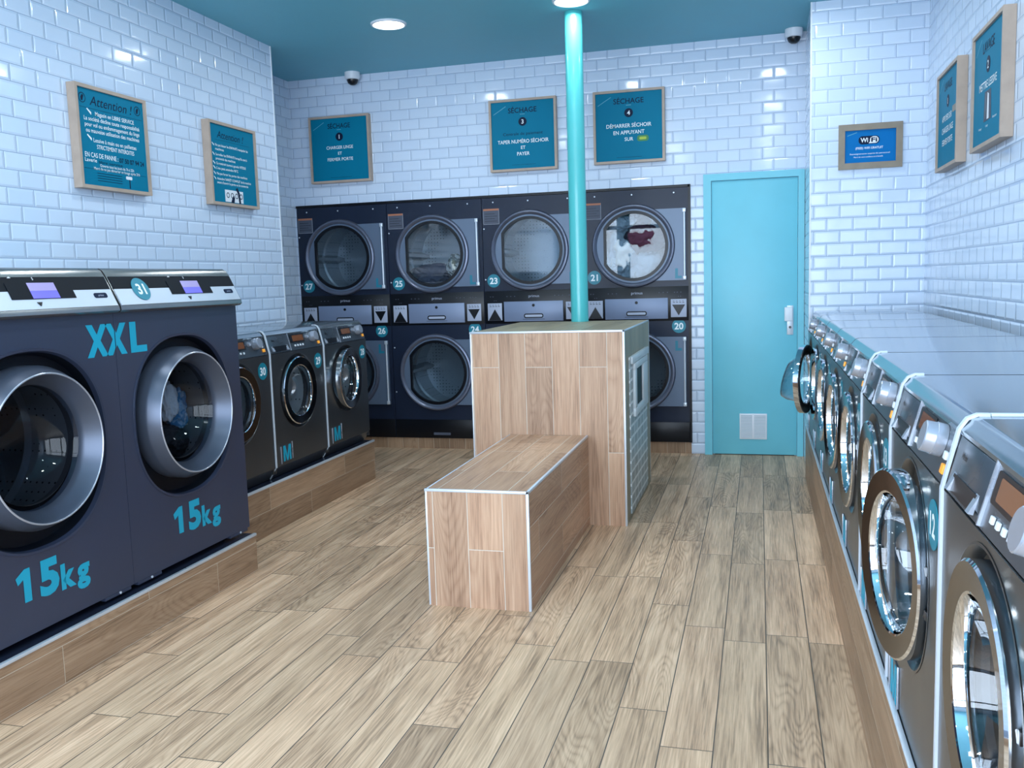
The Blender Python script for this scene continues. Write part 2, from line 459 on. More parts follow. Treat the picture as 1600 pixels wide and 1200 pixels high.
def rrect(x0, x1, z0, z1, r, n=6):
    out = []
    for cx, cz, a0 in ((x1 - r, z1 - r, 0), (x0 + r, z1 - r, 90), (x0 + r, z0 + r, 180), (x1 - r, z0 + r, 270)):
        for i in range(n + 1):
            a = math.radians(a0 + 90 * i / n); out.append((cx + r * math.cos(a), cz + r * math.sin(a)))
    return out
def rect(x0, x1, z0, z1): return [(x0, z0), (x1, z0), (x1, z1), (x0, z1)]

# ------------------------------------------------------------------ room shell (metres; y runs away from the shop front)
YB, ZC, XL, YLE, XL2, XP, YP, XR = 6.6457, 2.906, -3.163, 5.66, -3.577, 0.3014, 5.969, 0.960
YF = -1.25
DX0, DX1, DZ1 = -3.5637, -0.4773, 1.934
def struct(name, mb, mats, parent=None): return tag(mb.build(name, mats, parent), kind='structure')
WY = (0, 'y', 'z', 0.03, 0.0); WX = (0, 'x', 'z', 0.02, 0.0)
struct('floor', MB().uvbox((XL2 - 0.2, XR + 0.2, YF - 0.3, YB + 0.2, -0.12, 0.0), {'*': (0, 'x', 'y', 0.023 - 0.145 * 40, -20.0)}), 'floor')
struct('ceiling', MB().box(XL2 - 0.2, XR + 0.2, YF - 0.3, YB + 0.2, ZC, ZC + 0.12), 'ceiling')
struct('wall_left', MB().uvbox((XL2 - 0.2, XL, YF, YLE, 0, ZC), {'+x': WY, '+y': WX, '*': WY}), 'tile')
struct('wall_left_recess', MB().uvbox((XL2 - 0.2, XL2, YLE, YB + 0.1, 0, ZC), {'*': WY}), 'tile')
struct('wall_right', MB().uvbox((XR, XR + 0.2, YF, YB + 0.1, 0, ZC), {'*': WY}), 'tile')
struct('wall_pier', MB().uvbox((XP, XR, YP, YB + 0.1, 0, ZC), {'-x': WY, '+x': WY, '*': WX}), 'tile')
wb = MB()
wb.uvbox((XL2, DX0, YB, YB + 0.1, 0, ZC), {'*': WX}).uvbox((DX0, DX1, YB, YB + 0.1, DZ1, ZC), {'*': WX}).uvbox((DX1, XP, YB, YB + 0.1, 0, ZC), {'*': WX})
struct('wall_back', wb, 'tile')
struct('wall_back_niche', MB().box(XL2 - 0.2, DX1 + 0.12, YB + 0.75, YB + 0.8, 0, DZ1 + 0.1).box(DX0, DX1, YB + 0.1, YB + 0.75, DZ1 + 0.01, DZ1 + 0.06).box(DX0 - 0.06, DX0, YB + 0.1, YB + 0.75, 0, DZ1 + .06).box(DX1, DX1 + 0.06, YB + 0.1, YB + 0.75, 0, DZ1 + .06).box(DX0, DX1, YB + 0.1, YB + 0.75, -0.1, 0.0), 'black')
struct('baseboard_back', MB().uvbox((DX0, DX1, YB, YB + 0.03, 0, 0.083), {'*': (0, 'x', 'z', 0.0, -0.3)}), 'plinthwood')
tr = MB().box(DX0, DX1, YB - 0.012, YB + 0.02, DZ1 - 0.014, DZ1 + 0.004).box(DX1 - 0.012, DX1 + 0.006, YB - 0.012, YB + 0.02, 0.0835, DZ1 + 0.004)
struct('trim_1', tr, 'black')
struct('trim_2', MB().box(XP - 0.004, XP + 0.006, YP - 0.004, YP + 0.006, 0.0, ZC), 'white')
struct('trim_3', MB().box(XL - 0.006, XL + 0.004, YLE - 0.006, YLE + 0.004, 0.0, ZC), 'white')
# shop front behind the viewer
wf = MB().box(XL, XR, YF - 0.1, YF, 2.6, ZC)
struct('wall_front', wf, 'white')
fr = MB()
for x in (XL, -2.1, -1.05, 0.0, XR - 0.06): fr.box(x, x + 0.06, YF - 0.08, YF - 0.02, 0.0, 2.6)
for z in (0.0, 2.05, 2.54): fr.box(XL, XR, YF - 0.08, YF - 0.02, z, z + 0.06)
wn = struct('window_1', fr, 'mcons')
struct('pane', MB().box(XL + 0.06, XR - 0.06, YF - 0.055, YF - 0.045, 0.06, 2.54), 'winglass', wn)

# door in the back wall
d = tag(MB().plate([(-0.3803, 0.0), (-0.3803, 1.9945), (0.299, 1.9945), (0.299, 0.0), (0.2575, 0.0), (0.2575, 1.948), (-0.327, 1.948), (-0.327, 0.0)], [], YB - 0.03, YB - 0.001).build('door_1', 'door'), kind='structure')
lf = MB().box(-0.325, 0.2555, YB - 0.014, YB - 0.002, 0.006, 1.946, 0.002).build('door_leaf', 'door', d)
MB().mat(0).box(0.186, 0.229, YB - 0.020, YB - 0.0145, 0.862, 1.066, 0.002).mat(1).lathe([(0.0, YB - 0.0225), (0.009, YB - 0.0225), (0.009, YB - 0.0205)], 0.207, 0.915, 16).build('lock_plate', ['alu', 'dark'], d)
MB().box(0.168, 0.222, YB - 0.062, YB - 0.0205, 0.958, 1.056, 0.006).build('lock_box', 'white', d)
MB().mat(1).box(-0.137, 0.053, YB - 0.022, YB - 0.0145, 0.116, 0.302, 0.003).mat(0).box(-0.128, -0.050, YB - 0.025, YB - 0.0225, 0.128, 0.292).box(-0.036, 0.044, YB - 0.025, YB - 0.0225, 0.128, 0.292).build('air_vent', ['vent', 'white'], d)
MB().box(-0.31, 0.24, YB - 0.013, YB - 0.003, 0.0008, 0.0055).build('door_sill', 'dark', d)

# ------------------------------------------------------------------ lamps on the ceiling
def downlight(x, y, label):
    t = thing('ceiling_light', label, 'ceiling light', (x, y, ZC), 0, 'round recessed downlights')
    MB().lathe([(0.092, -0.002), (0.098, -0.012), (0.108, -0.010), (0.112, -0.0005)], 0, 0, 48, 'z').build('light_rim', 'white', t)
    MB().lathe([(0.0, -0.013), (0.06, -0.0125), (0.092, -0.008), (0.0925, -0.002)], 0, 0, 48, 'z').build('light_lens', 'lens', t)
downlight(-2.222, 5.456, 'glowing round downlight left of the teal column, over the dryers')
downlight(-1.056, 5.40, 'glowing round downlight right beside the top of the teal column')
def lamp(kind, name, loc, power, color, size=None, sy=None, rot=(0, 0, 0)):
    ld = bpy.data.lights.new(name, kind); ld.energy = power; ld.color = color
    if kind == 'AREA':
        if sy: ld.shape = 'RECTANGLE'; ld.size = size; ld.size_y = sy
        else: ld.shape = 'DISK'; ld.size = size
    o = bpy.data.objects.new(name, ld); COL.objects.link(o); o.location = loc; o.rotation_euler = rot
    return o
for y in (5.45, 4.1, 2.75, 1.4, 0.05):
    for x in (-2.222, -1.056, 0.11):
        lamp('AREA', 'downlight_lamp', (x, y, ZC - 0.018), 6.5, (0.88, 0.96, 1.0), 0.17)
lamp('AREA', 'street_daylight', (-1.1, YF - 0.35, 1.45), 320.0, (0.78, 0.89, 1.0), 4.0, 2.6, (PI / 2, 0, 0))

def dome_camera(x, y, label):
    t = thing('security_camera', label, 'camera', (x, y, ZC), 0, 'ceiling dome cameras')
    MB().lathe([(0.0, -0.0005), (0.058, -0.0005), (0.058, -0.04), (0.052, -0.052), (0.042, -0.055)], 0, 0, 32, 'z').build('camera_housing', 'white', t)
    MB().lathe([(0.044, -0.05), (0.042, -0.065), (0.034, -0.082), (0.018, -0.093), (0.0, -0.096)], 0, 0, 32, 'z').build('camera_dome', 'dark', t)
dome_camera(-2.985, 6.56, 'white dome camera on the ceiling above the leftmost drying sign')
dome_camera(0.222, 6.56, 'white dome camera on the ceiling above the turquoise door')

# ------------------------------------------------------------------ plinths, bench, payment kiosk, column
def plinth(label, x0, x1, y0, y1, z, face, rows_off, endy=True):
    t = thing('plinth', label, 'plinth', ((x0 + x1) / 2, (y0 + y1) / 2, 0))
    off = Vector(t.location)
    mb = MB()
    fmap = {'+x': (0, 'z', 'y', z - 0.1305 * 3 - rows_off, -3.0), '-x': (0, 'z', 'y', z - 0.1305 * 3 - rows_off, -3.0), '+y': (0, 'z', 'x', z - 0.1305 * 3 - rows_off, -5.0), '-y': (0, 'z', 'x', z - 0.1305 * 3 - rows_off, -5.0), '+z': (1, 'x', 'y', 0, 0), '-z': (1, 'x', 'y', 0, 0)}
    mb.uvbox((x0, x1, y0, y1, 0, z), fmap)
    o = mb.build('plinth_base', ['plinthwood', 'ledge'], t); o.location = -off
    xf = x1 if face == '+x' else x0
    s = 1 if face == '+x' else -1
    e = MB()
    a, b = sorted((xf - s * 0.012, xf + s * 0.003))
    e.box(a, b, y0, y1 + (0.003 if endy else 0), z - 0.009, z + 0.003, 0.0015)
    o2 = e.build('edge_trim', 'alu', t); o2.location = -off
    return t
plinth('wood-tiled plinth with metal edge under the two large slate washers', XL + 0.001, -2.24, YF + 0.02, 3.615, 0.1755, '+x', 0.04)
plinth('wood-tiled plinth with metal edge under the three dark grey washers', XL + 0.001, -2.5008, 3.636, 5.5585, 0.2605, '+x', 0.0)
rp = plinth('low wood-tiled plinth running under the right-hand row of steel washers', 0.35, XR - 0.001, YF + 0.02, YP - 0.001, 0.25, '-x', 0.0, False)
struct('baseboard_right', MB().uvbox((0.2835, 0.2940, YF + 0.02, YP - 0.001, 0.0, 0.322), {'-x': (0, 'z', 'y', 0.322 - 0.1305 * 3 - 0.03, -3.0), '*': (0, 'z', 'y', 0, 0)}), 'plinthwood')
struct('trim_4', MB().box(0.2815, 0.2945, YF + 0.02, YP - 0.001, 0.3225, 0.3285, 0.0015), 'alu')
for ch in list(rp.children):
    if ch.name.startswith('edge_trim'): bpy.data.objects.remove(ch)

# bench
BX0, BX1, BY0, BY1, BZ = -1.291, -0.866, 3.334, 4.6215, 0.480
KX0, KX1, KY0, KY1, KZ = -1.496, -0.668, 4.6228, 5.701, 1.028
bn = thing('bench', 'low wood-tiled bench with metal edges standing against the tall kiosk', 'bench', (-1.08, 3.98, 0))
off = Vector(bn.location)
mb = MB().uvbox((BX0, BX1, BY0, BY1, 0, BZ), {'-y': (0, 'x', 'z', BX0 + 0.030 - 0.145 * 5, -0.66), '+z': (0, 'x', 'y', BX0 - 0.145 * 3 + 0.05, 0.1), '+x': (0, 'z', 'y', -0.145 * 4 + 0.045, 0.35), '-x': (0, 'z', 'y', -0.145 * 4 + 0.045, 0.35), '*': (0, 'x', 'y', 0, 0)})
o = mb.build('bench_block', 'wood', bn); o.location = -off
e = MB()
def edge(e, p0, p1, h=0.0055):
    a = [min(p0[i], p1[i]) - h for i in range(3)]; b = [max(p0[i], p1[i]) + h for i in range(3)]
    e.box(a[0], b[0], a[1], b[1], max(a[2], 0.0005), b[2], 0.0015)
i_ = 0.003
edge(e, (BX0 + i_, BY0 + i_, BZ - i_), (BX1 - i_, BY0 + i_, BZ - i_))
edge(e, (BX1 - i_, BY0 + i_, 0.006), (BX1 - i_, BY0 + i_, BZ - i_))
edge(e, (BX0 + i_, BY0 + i_, 0.006), (BX0 + i_, BY0 + i_, BZ - i_), 0.004)
edge(e, (BX1 - i_, BY0 + i_, BZ - i_), (BX1 - i_, BY1 - 0.01, BZ - i_))
edge(e, (BX0 + i_, BY0 + i_, BZ - i_), (BX0 + i_, BY1 - 0.01, BZ - i_), 0.004)
o = e.build('edge_trim', 'alu', bn); o.location = -off
# kiosk
kk = thing('payment_kiosk', 'tall wood-tiled payment kiosk block behind the bench', 'kiosk', (-1.08, 5.16, 0))
off = Vector(kk.location)
mb = MB().uvbox((KX0, KX1, KY0, KY1, 0, KZ), {'-y': (0, 'x', 'z', KX0 - 0.138 * 0 - 0.145 * 6 + 0.012, -0.06 - 0.9), '+z': (1, 'x', 'y', KX0, 0.2), '+x': (1, 'y', 'z', KY0, -0.3), '*': (0, 'y', 'z', 0, 0)})  # top takes the greyer side planks; exposure tone put into its colour
o = mb.build('kiosk_block', ['wood', 'kioskside'], kk); o.location = -off
e = MB()
edge(e, (KX0 + i_, KY0 + i_, KZ - i_), (KX1 - i_, KY0 + i_, KZ - i_))
edge(e, (KX1 - i_, KY0 + i_, 0.006), (KX1 - i_, KY0 + i_, KZ - i_))
edge(e, (KX0 + i_, KY0 + i_, 0.006), (KX0 + i_, KY0 + i_, KZ - i_), 0.004)
edge(e, (KX1 - i_, KY0 + i_, KZ - i_), (KX1 - i_, KY1 - i_, KZ - i_), 0.004)
edge(e, (KX1 - i_, KY1 - i_, 0.006), (KX1 - i_, KY1 - i_, KZ - i_), 0.004)
o = e.build('edge_trim', 'alu', kk); o.location = -off
pan = MB().uvbox((KX1 + 0.0005, KX1 + 0.008, 4.77, 5.50, 0.03, 0.875), {'+x': (0, 'y', 'z', 4.77, 0.008), '*': (0, 'y', 'z', 0, 0)}).build('label_panel', 'keypad', kk); pan.location = -off
hd = MB().box(KX1 + 0.0085, KX1 + 0.022, 4.78, 5.49, 0.838, 0.878, 0.003).build('header_bar', 'kiosktrim', kk); hd.location = -off
sf = MB()
XS = Matrix(((0, 1, 0, 0), (1, 0, 0, 0), (0, 0, 1, 0), (0, 0, 0, 1)))
for (a, b, c, d2) in ((4.86, 5.42, 0.800, 0.836), (4.86, 5.42, 0.545, 0.590), (4.86, 4.93, 0.590, 0.800), (5.22, 5.42, 0.590, 0.800)):
    sf.box(KX1 + 0.0085, KX1 + 0.024, a, b, c, d2, 0.002)
o = sf.build('screen_frame', 'kiosktrim', kk); o.location = -off
o = MB().box(KX1 + 0.0085, KX1 + 0.013, 4.93, 5.22, 0.590, 0.800).build('screen', 'fasciablack', kk); o.location = -off
# column
cl = tag(MB().lathe([(0.0, KZ + 0.0005), (0.0545, KZ + 0.0005), (0.0545, ZC - 0.0005), (0.0, ZC - 0.0005)], -1.092, 0, 48, 'z', 5.64).build('support_column', 'teal'), 'slim round glossy teal column rising from the kiosk top to the ceiling', 'column')

# ------------------------------------------------------------------ compact washers (three left, eight right)
W = 0.613; DCX, DCZ, DR = 0.300, 0.452, 0.192; ZF, ZT, SET = 0.679, 0.803, 0.037
HX = DCX + DR
slope = Vector((SET - 0.012, ZT - 0.026 - ZF - 0.006)); SL = slope.length; slope.normalize()
def cons_xf():
    # panel coordinates: x, out (negative y = out of the sloped fascia), z along the slope
    d2 = slope; nrm = Vector((-d2.y, d2.x))   # outward in (y, z)
    return Matrix(((1, 0, 0, 0), (0, -nrm.x, d2.x, 0.004), (0, -nrm.y, d2.y, ZF + 0.006), (0, 0, 0, 1)))
def make_washer():
    t = thing('washing_machine', 'x', 'washing machine')
    # cabinet with round opening
    c = MB()
    c.plate(rect(0, W, 0.062, ZF), [circle(DCX, DCZ, 0.212)], 0.0, 0.003)
    c.box(0, 0.012, 0.0035, 0.575, 0.03, ZF).box(W - 0.012, W, 0.0035, 0.575, 0.03, ZF).box(0, W, 0.565, 0.577, 0.03, ZF)
    c.prism([(0.05, ZF), (0.575, ZF), (0.575, ZT - 0.031), (0.05, ZT - 0.031), (0.008, ZF + 0.004)], 0.0, W)
    c.lathe([(0.216, -0.001), (0.212, -0.0015), (0.206, 0.006), (0.203, 0.024), (0.158, 0.026)], DCX, DCZ, 64)
    c.build('cabinet', 'mbody', t)
    MB().prism([(0.040, 0.0), (0.50, 0.0), (0.50, 0.02), (0.06, 0.02), (0.013, 0.060), (0.003, 0.060)], 0.002, W - 0.002).build('kick_panel', 'mbody', t)
    # lid
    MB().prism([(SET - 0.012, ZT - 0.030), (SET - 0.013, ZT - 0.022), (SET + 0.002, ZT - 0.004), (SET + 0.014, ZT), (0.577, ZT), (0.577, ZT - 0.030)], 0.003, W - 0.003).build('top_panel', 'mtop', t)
    # sloped console
    X = cons_xf()
    cp = MB(X)
    cp.box(0.0, W, -0.0005, 0.010, -0.004, SL)
    con = cp.build('control_panel', 'mcons', t)
    dr = MB(X); dr.mat(0).box(0.018, 0.238, -0.004, -0.001, 0.012, SL - 0.006, 0.001)
    dr.mat(1).box(0.050, 0.205, -0.006, -0.0042, 0.004, 0.032)  # dark plate for the grip hollow; its shade is put into the colour
    dr.mat(2).prism([(-0.012, 0.004), (-0.004, 0.004), (-0.004, 0.034)], 0.042, 0.060).prism([(-0.012, 0.004), (-0.004, 0.004), (-0.004, 0.034)], 0.196, 0.214)  # silver wedges: lit end walls of the hollow, put into colour and shape
    dr.mat(1).text('Miele', 0.011, 0.075, SL - 0.030, -0.0045, 'CENTER')
    dr.build('detergent_drawer', ['mcons', 'dark', 'msilver'], t)
    MB(X).box(0.2425, 0.2475, -0.005, -0.0005, -0.002, SL).build('divider_strip', 'msilver', t)
    MB(X).mat(0).plate(rrect(0.262, 0.425, 0.038, SL - 0.010, 0.006), [], -0.003, -0.0008).mat(1).plate(rrect(0.290, 0.412, 0.046, SL - 0.016, 0.004), [], -0.0045, -0.0032).build('display', ['dark', 'display'], t)
    def knob(x, z, r, d2, nm):
        MB(X).lathe([(r, -0.001), (r, -d2 * 0.5), (r * 0.97, -d2 * 0.52), (r * 0.97, -d2 * 0.56), (r * 0.96, -d2 * 0.6), (r * 0.93, -d2), (r * 0.86, -d2 * 1.05), (0, -d2 * 1.05)], x, z, 32).build(nm, 'msilver', t)
    knob(0.512, SL * 0.62, 0.030, 0.036, 'program_knob')
    knob(0.452, SL * 0.66, 0.011, 0.014, 'select_knob')
    for i in range(4): MB(X).box(0.296 + i * 0.030, 0.308 + i * 0.030, -0.0055, -0.0008, 0.016, 0.027, 0.001).build('button', 'white', t)
    MB(X).box(0.565, 0.585, -0.007, -0.0008, 0.036, 0.050, 0.0015).build('start_button', 'white', t)
    MB(X).box(0.572, 0.594, -0.007, -0.0008, 0.012, 0.029, 0.0015).build('stop_button', 'orange', t)
    # edge strip up the left edge and over the top
    MB().strip([(0.0, 0.062), (0.0, ZF + 0.002), (SET - 0.013, ZT - 0.022), (SET - 0.002, ZT - 0.006), (SET + 0.012, ZT), (SET + 0.03, ZT)], -0.005, 0.008, 0.005).strip([(0.040, 0.0), (0.003, 0.060)], -0.004, 0.004, 0.004).build('edge_strip', 'stripsilver', t)
    # gasket and drum
    MB().lathe([(0.162, 0.0255), (0.152, 0.024), (0.144, 0.030), (0.142, 0.042), (0.152, 0.051)], DCX, DCZ, 48).build('door_gasket', 'gasket', t)
    MB().lathe([(0.150, 0.052), (0.215, 0.06), (0.215, 0.38), (0.12, 0.41), (0.0, 0.41)], DCX, DCZ, 48).build('drum', 'drum', t)
    # filter flap with M
    fl = MB().mat(0).box(0.058, 0.064, -0.005, -0.0005, 0.072, 0.168, 0.001).box(0.182, 0.188, -0.005, -0.0005, 0.082, 0.178, 0.001).mat(1).box(0.066, 0.180, -0.003, -0.0005, 0.078, 0.172)
    fl.build('filter_flap', ['msilver', 'mcons'], t)
    MB().plate([(0.084 + p[0] * 0.082, 0.082 + p[1] * 0.086) for p in ((0, 0), (0.2, 0), (0.2, 0.66), (0.42, 0.0), (0.58, 0.0), (0.8, 0.66), (0.8, 0), (1, 0), (1, 1), (0.74, 1), (0.5, 0.3), (0.26, 1), (0, 1))], [], -0.0042, -0.0032).build('size_letter', 'tealtext', t)
    # door: origin on the hinge
    dm = MB()
    dm.mat(0).lathe([(0.186, 0.0), (DR, -0.002), (DR, -0.024), (0.1925, -0.030), (0.188, -0.034)], -DR, 0)
    dm.mat(1).lathe([(0.188, -0.034), (0.146, -0.030)], -DR, 0)
    dm.mat(0).lathe([(0.146, -0.030), (0.142, -0.028), (0.134, -0.004), (0.135, -0.0005), (0.186, 0.0)], -DR, 0)
    do = dm.build('door', ['chrome', 'darkchrome'], t, (HX, 0.018, DCZ))
    MB().lathe([(0.134, -0.006), (0.130, 0.01), (0.122, 0.045), (0.105, 0.070), (0.06, 0.082), (0.0, 0.085)], -DR, 0).build('door_glass', 'clearglass', do)
    for v_ in do.children[0].data.vertices:
        if v_.co.y > 0: v_.co.y *= 1.15 - 0.45 * v_.co.z / 0.134
    for z in (-0.042, 0.042): MB().box(-0.007, 0.003, -0.020, -0.006, z - 0.009, z + 0.009, 0.0015).build('hinge', 'dark', do)
    return t, do
def add_badge(t, num, x, z, r=0.045, y=-0.0006, X=None):
    b = MB(X).lathe([(r, y), (r, y - 0.0016), (0, y - 0.0016)], x, z, 40).build('number_badge', 'badge', t)
    MB(X).text(num, r * 0.90, x, z, y - 0.0022, bold=0.03, maxw=r * 1.42).build('number', 'whitetext', b)
    return b
proto, proto_door = make_washer()
def place_washer(loc, rz, ang, num, label, first=False):
    r = proto if first else dup_tree(proto)
    r.location = loc; r.rotation_euler = (0, 0, rz); r['label'] = label; r['group'] = 'compact washers with round chrome doors'
    for ch in r.children:
        if ch.name.split('.')[0] == 'door': 
            ch.rotation_euler = (0, 0, math.radians(ang))
            if ang > 90: ch.location.y = -0.012
    return r, num
pend = []
left_z = 0.2642
right = [(8, 7, 'first'), ]
ANG = [0, 9, 1, 2, 3, 3, 2, 163]
LAB = ['steel washer nearest the viewer on the right, cut by the picture edge',
       'second steel washer from the viewer on the right, big chrome door ajar',
       'third steel washer from the viewer on the right, door ajar behind the second',
       'fourth steel washer from the viewer in the right-hand row',
       'fifth steel washer from the viewer in the right-hand row',
       'sixth steel washer from the viewer in the right-hand row',
       'seventh steel washer from the viewer, next to the last one on the right',
       'farthest steel washer on the right, against the tiled pier, door swung wide open']
for k in range(8):
    pend.append(place_washer((0.2965, 1.62 + 0.62 * k, 0.2505), -PI / 2, ANG[k], str(11 + k), LAB[k], first=(k == 0)))
for y, num, ang, lb in ((3.70, '30', 0, 'dark grey washer numbered 30, half hidden behind the large washers'),
                        (4.325, '29', 0, 'dark grey washer numbered 29 with its chrome door shut'),
                        (4.95, '28', 5, 'dark grey washer numbered 28 by the dryers, farthest of the dark row')):
    pend.append(place_washer((-2.53, y, left_z), PI / 2, ang, num, lb))
for r, num in pend: add_badge(r, num, 0.548, 0.598)
for r, num in pend[3:8]:
    for ch in list(r.children):
        if ch.name.startswith('edge_strip'): bpy.data.objects.remove(ch)
MB().box(-0.005, 0.008, SET + 0.031, 0.56, ZT, ZT + 0.005, 0.001).build('top_strip', 'stripsilver', pend[0][0])

# ------------------------------------------------------------------ two large washers
BW = 0.808; BCX, BCZ = 0.395, 0.632
def make_big():
    t = thing('large_washing_machine', 'x', 'washing machine')
    c = MB()
    hole = squircle(BCX, BCZ - 0.016, 0.330, 0.334, 2.3)
    c.plate(rect(0, BW, 0.026, 1.047), [hole], 0.0, 0.006)
    c.box(0, 0.012, 0.0065, 0.86, 0.026, 1.047).box(BW - 0.012, BW, 0.0065, 0.86, 0.026, 1.047).box(0, BW, 0.85, 0.862, 0.026, 1.047).box(0.0, BW, 0.03, 0.85, 0.026, 0.038)
    c.build('cabinet', 'bigbody', t)
    # black recess dish around the door
    n = 96
    def ring(sc, y): return [(BCX + (p[0] - BCX) * sc, y, BCZ - 0.010 + (p[1] - BCZ + 0.010) * sc) for p in hole]
    def circ(r, y): return [(BCX + r * math.cos(2 * PI * i / n), y, BCZ + r * math.sin(2 * PI * i / n)) for i in range(n)]
    MB().mat(1).loft([ring(1.004, 0.002), ring(1.0, -0.004), ring(0.975, -0.003), ring(0.96, 0.012)]).mat(0).loft([ring(0.96, 0.012), ring(0.93, 0.045), circ(0.24, 0.045)]).build('door_recess', ['fasciablack', 'bigbody'], t)
    ro = MB().mat(0).lathe([(0.270, 0.044), (0.270, -0.010), (0.267, -0.019), (0.2475, -0.061)], BCX - 0.006, BCZ - 0.006, 96).mat(1).lathe([(0.2475, -0.061), (0.2455, -0.0635), (0.2425, -0.0635), (0.241, -0.061)], BCX - 0.006, BCZ - 0.006, 96).mat(0).lathe([(0.241, -0.061), (0.215, -0.012), (0.207, 0.004), (0.205, 0.03)], BCX - 0.006, BCZ - 0.006, 96).build('door', ['bigring', 'msilver'], t)  # silver band on the ridge: the edge's glint put into the colour
    MB().lathe([(0.206, 0.010), (0.195, 0.03), (0.175, 0.08), (0.14, 0.115), (0.06, 0.128), (0.0, 0.13)], BCX - 0.006, BCZ - 0.006, 64).build('door_glass', 'darkglass', ro)
    MB().lathe([(0.197, 0.026), (0.197, 0.05), (0.24, 0.052)], BCX, BCZ, 64).build('door_gasket', 'gasket', ro)
    MB().lathe([(0.0, -0.010), (0.016, -0.010), (0.02, 0.0), (0.02, 0.042)], BCX + 0.282, BCZ - 0.085, 20).build('door_latch', 'dark', t)
    MB().lathe([(0.24, 0.055), (0.30, 0.07), (0.30, 0.30), (0.27, 0.305), (0.30, 0.31), (0.30, 0.50), (0.2, 0.53), (0.0, 0.53)], BCX, BCZ, 64).build('drum', 'drumdark', t)
    # console
    prof = [(0.0, 1.047), (-0.026, 1.050), (-0.036, 1.058), (-0.034, 1.072), (0.020, 1.180), (0.034, 1.202), (0.052, 1.212), (0.86, 1.212), (0.86, 1.047)]
    MB().prism(prof, 0.003, BW - 0.003).build('console', 'steel', t)
    a = Vector((-0.0335, 1.076)); b = Vector((0.020, 1.182)); d2 = (b - a); Ls = d2.length; d2.normalize(); nm = Vector((-d2.y, d2.x))
    X = Matrix(((1, 0, 0, 0), (0, -nm.x, d2.x, a.x), (0, -nm.y, d2.y, a.y), (0, 0, 0, 1)))
    MB(X).mat(0).box(0.010, BW - 0.010, -0.0015, 0.003, 0.0, Ls * 0.55).mat(1).box(0.010, BW - 0.010, -0.0015, 0.003, Ls * 0.5505, Ls * 0.985).build('fascia', ['bigsilver', 'fasciablack'], t)
    sc = MB(X).mat(0).plate(rect(0.330, 0.610, Ls * 0.30, Ls * 0.80), [], -0.0035, -0.0017).mat(1).plate(rect(0.418, 0.535, Ls * 0.31, Ls * 0.54), [], -0.005, -0.0037).mat(4).plate(rect(0.418, 0.535, Ls * 0.545, Ls * 0.79), [], -0.005, -0.0037)
    sc.mat(2).plate([(0.352, Ls * 0.95), (0.366, Ls * 0.95), (0.359, Ls * 1.0 - 0.001)], [], -0.004, -0.0017)
    sc.mat(2).text('5', 0.010, 0.455, Ls * 0.93, -0.0022)
    sc.mat(3).plate([(0.425, Ls * 0.20), (0.447, Ls * 0.20), (0.436, Ls * 0.08)], [], -0.004, -0.0017)
    sc.build('display', ['fasciablack', 'screen', 'white', 'black', 'screentop'], t)
    lg = MB(X).mat(0).plate(rrect(0.700, 0.765, Ls * 0.27, Ls * 0.43, 0.007), [], -0.0035, -0.0017).mat(1).text('primus', 0.007, 0.7325, Ls * 0.35, -0.004, bold=0.005)
    lg.build('brand_plate', ['navy', 'plate'], t)
    for x in (0.02, BW - 0.16): MB().mat(0).box(x, x + 0.14, -0.001, 0.02, 0.014, 0.0255).mat(1).lathe([(0.005, -0.001), (0.005, -0.004), (0.0, -0.005)], x + 0.08, 0.02, 12).build('foot_bracket', ['bigbody', 'alu'], t)
    for x in (0.08, BW - 0.08):
        for y in (0.10, 0.78): MB().lathe([(0.0, 0.0), (0.03, 0.0), (0.028, 0.012), (0.012, 0.014), (0.012, 0.025)], x, 0, 20, 'z', y).build('foot', 'gasket', t)
    MB().plate([(0.258 + p[0] * 0.072, 0.138 + p[1] * 0.110) for p in ((0.42, 0), (0.84, 0), (0.84, 1), (0.52, 1), (0.0, 0.80), (0.10, 0.58), (0.42, 0.70))], [], -0.0012, None).text('5', 0.110, 0.398, 0.193, -0.0012, w=0.086, bold=0.05).text('k', 0.080, 0.482, 0.170, -0.0012, w=0.068, bold=0.05).text('g', 0.080, 0.552, 0.170, -0.0012, w=0.064, bold=0.045).build('capacity_lettering', 'tealtext', t)
    return t, X
big, BXF = make_big()
big.location = (-2.28, 2.825, 0.1765); big.rotation_euler = (0, 0, PI / 2)
big['label'] = 'large slate-blue front loader numbered 31 with a silver console'
big2 = dup_tree(big); big2.location = (-2.28, 2.015, 0.1765)
big2['label'] = 'large slate-blue front loader at the left picture edge, left of number 31'
for b_ in (big, big2): b_['group'] = 'large slate-blue washers'
bd = add_badge(big, '31', 0.155, 0.062, 0.047, -0.0025, BXF)
def split_text(left):
    GX = ((0, 0), (0.30, 0), (0.5, 0.31), (0.70, 0), (1, 0), (0.66, 0.5), (1, 1), (0.70, 1), (0.5, 0.69), (0.30, 1), (0, 1), (0.34, 0.5))
    GL = ((0, 0), (1, 0), (1, 0.22), (0.38, 0.22), (0.38, 1), (0, 1))
    mb = MB()
    for gl, x0, w in ((GX, 0.0, 0.108), (GX, 0.098, 0.108), (GL, 0.226, 0.094)):
        mb.plate([(x0 + p[0] * w, (p[1] - 0.5) * 0.116) for p in gl], [], 0.0, None)
    seam = 0.146
    g = list(mb.bm.verts) + list(mb.bm.edges) + list(mb.bm.faces)
    bmesh.ops.bisect_plane(mb.bm, geom=g, plane_co=(seam, 0, 0), plane_no=(1, 0, 0), clear_outer=left, clear_inner=not left)
    x = (0.810 - seam) if left else -seam
    for v in mb.bm.verts: v.co += Vector((x - (0.003 if left else -0.001), -0.0012, 0.953))
    return mb
split_text(True).build('size_lettering', 'tealtext', big2)
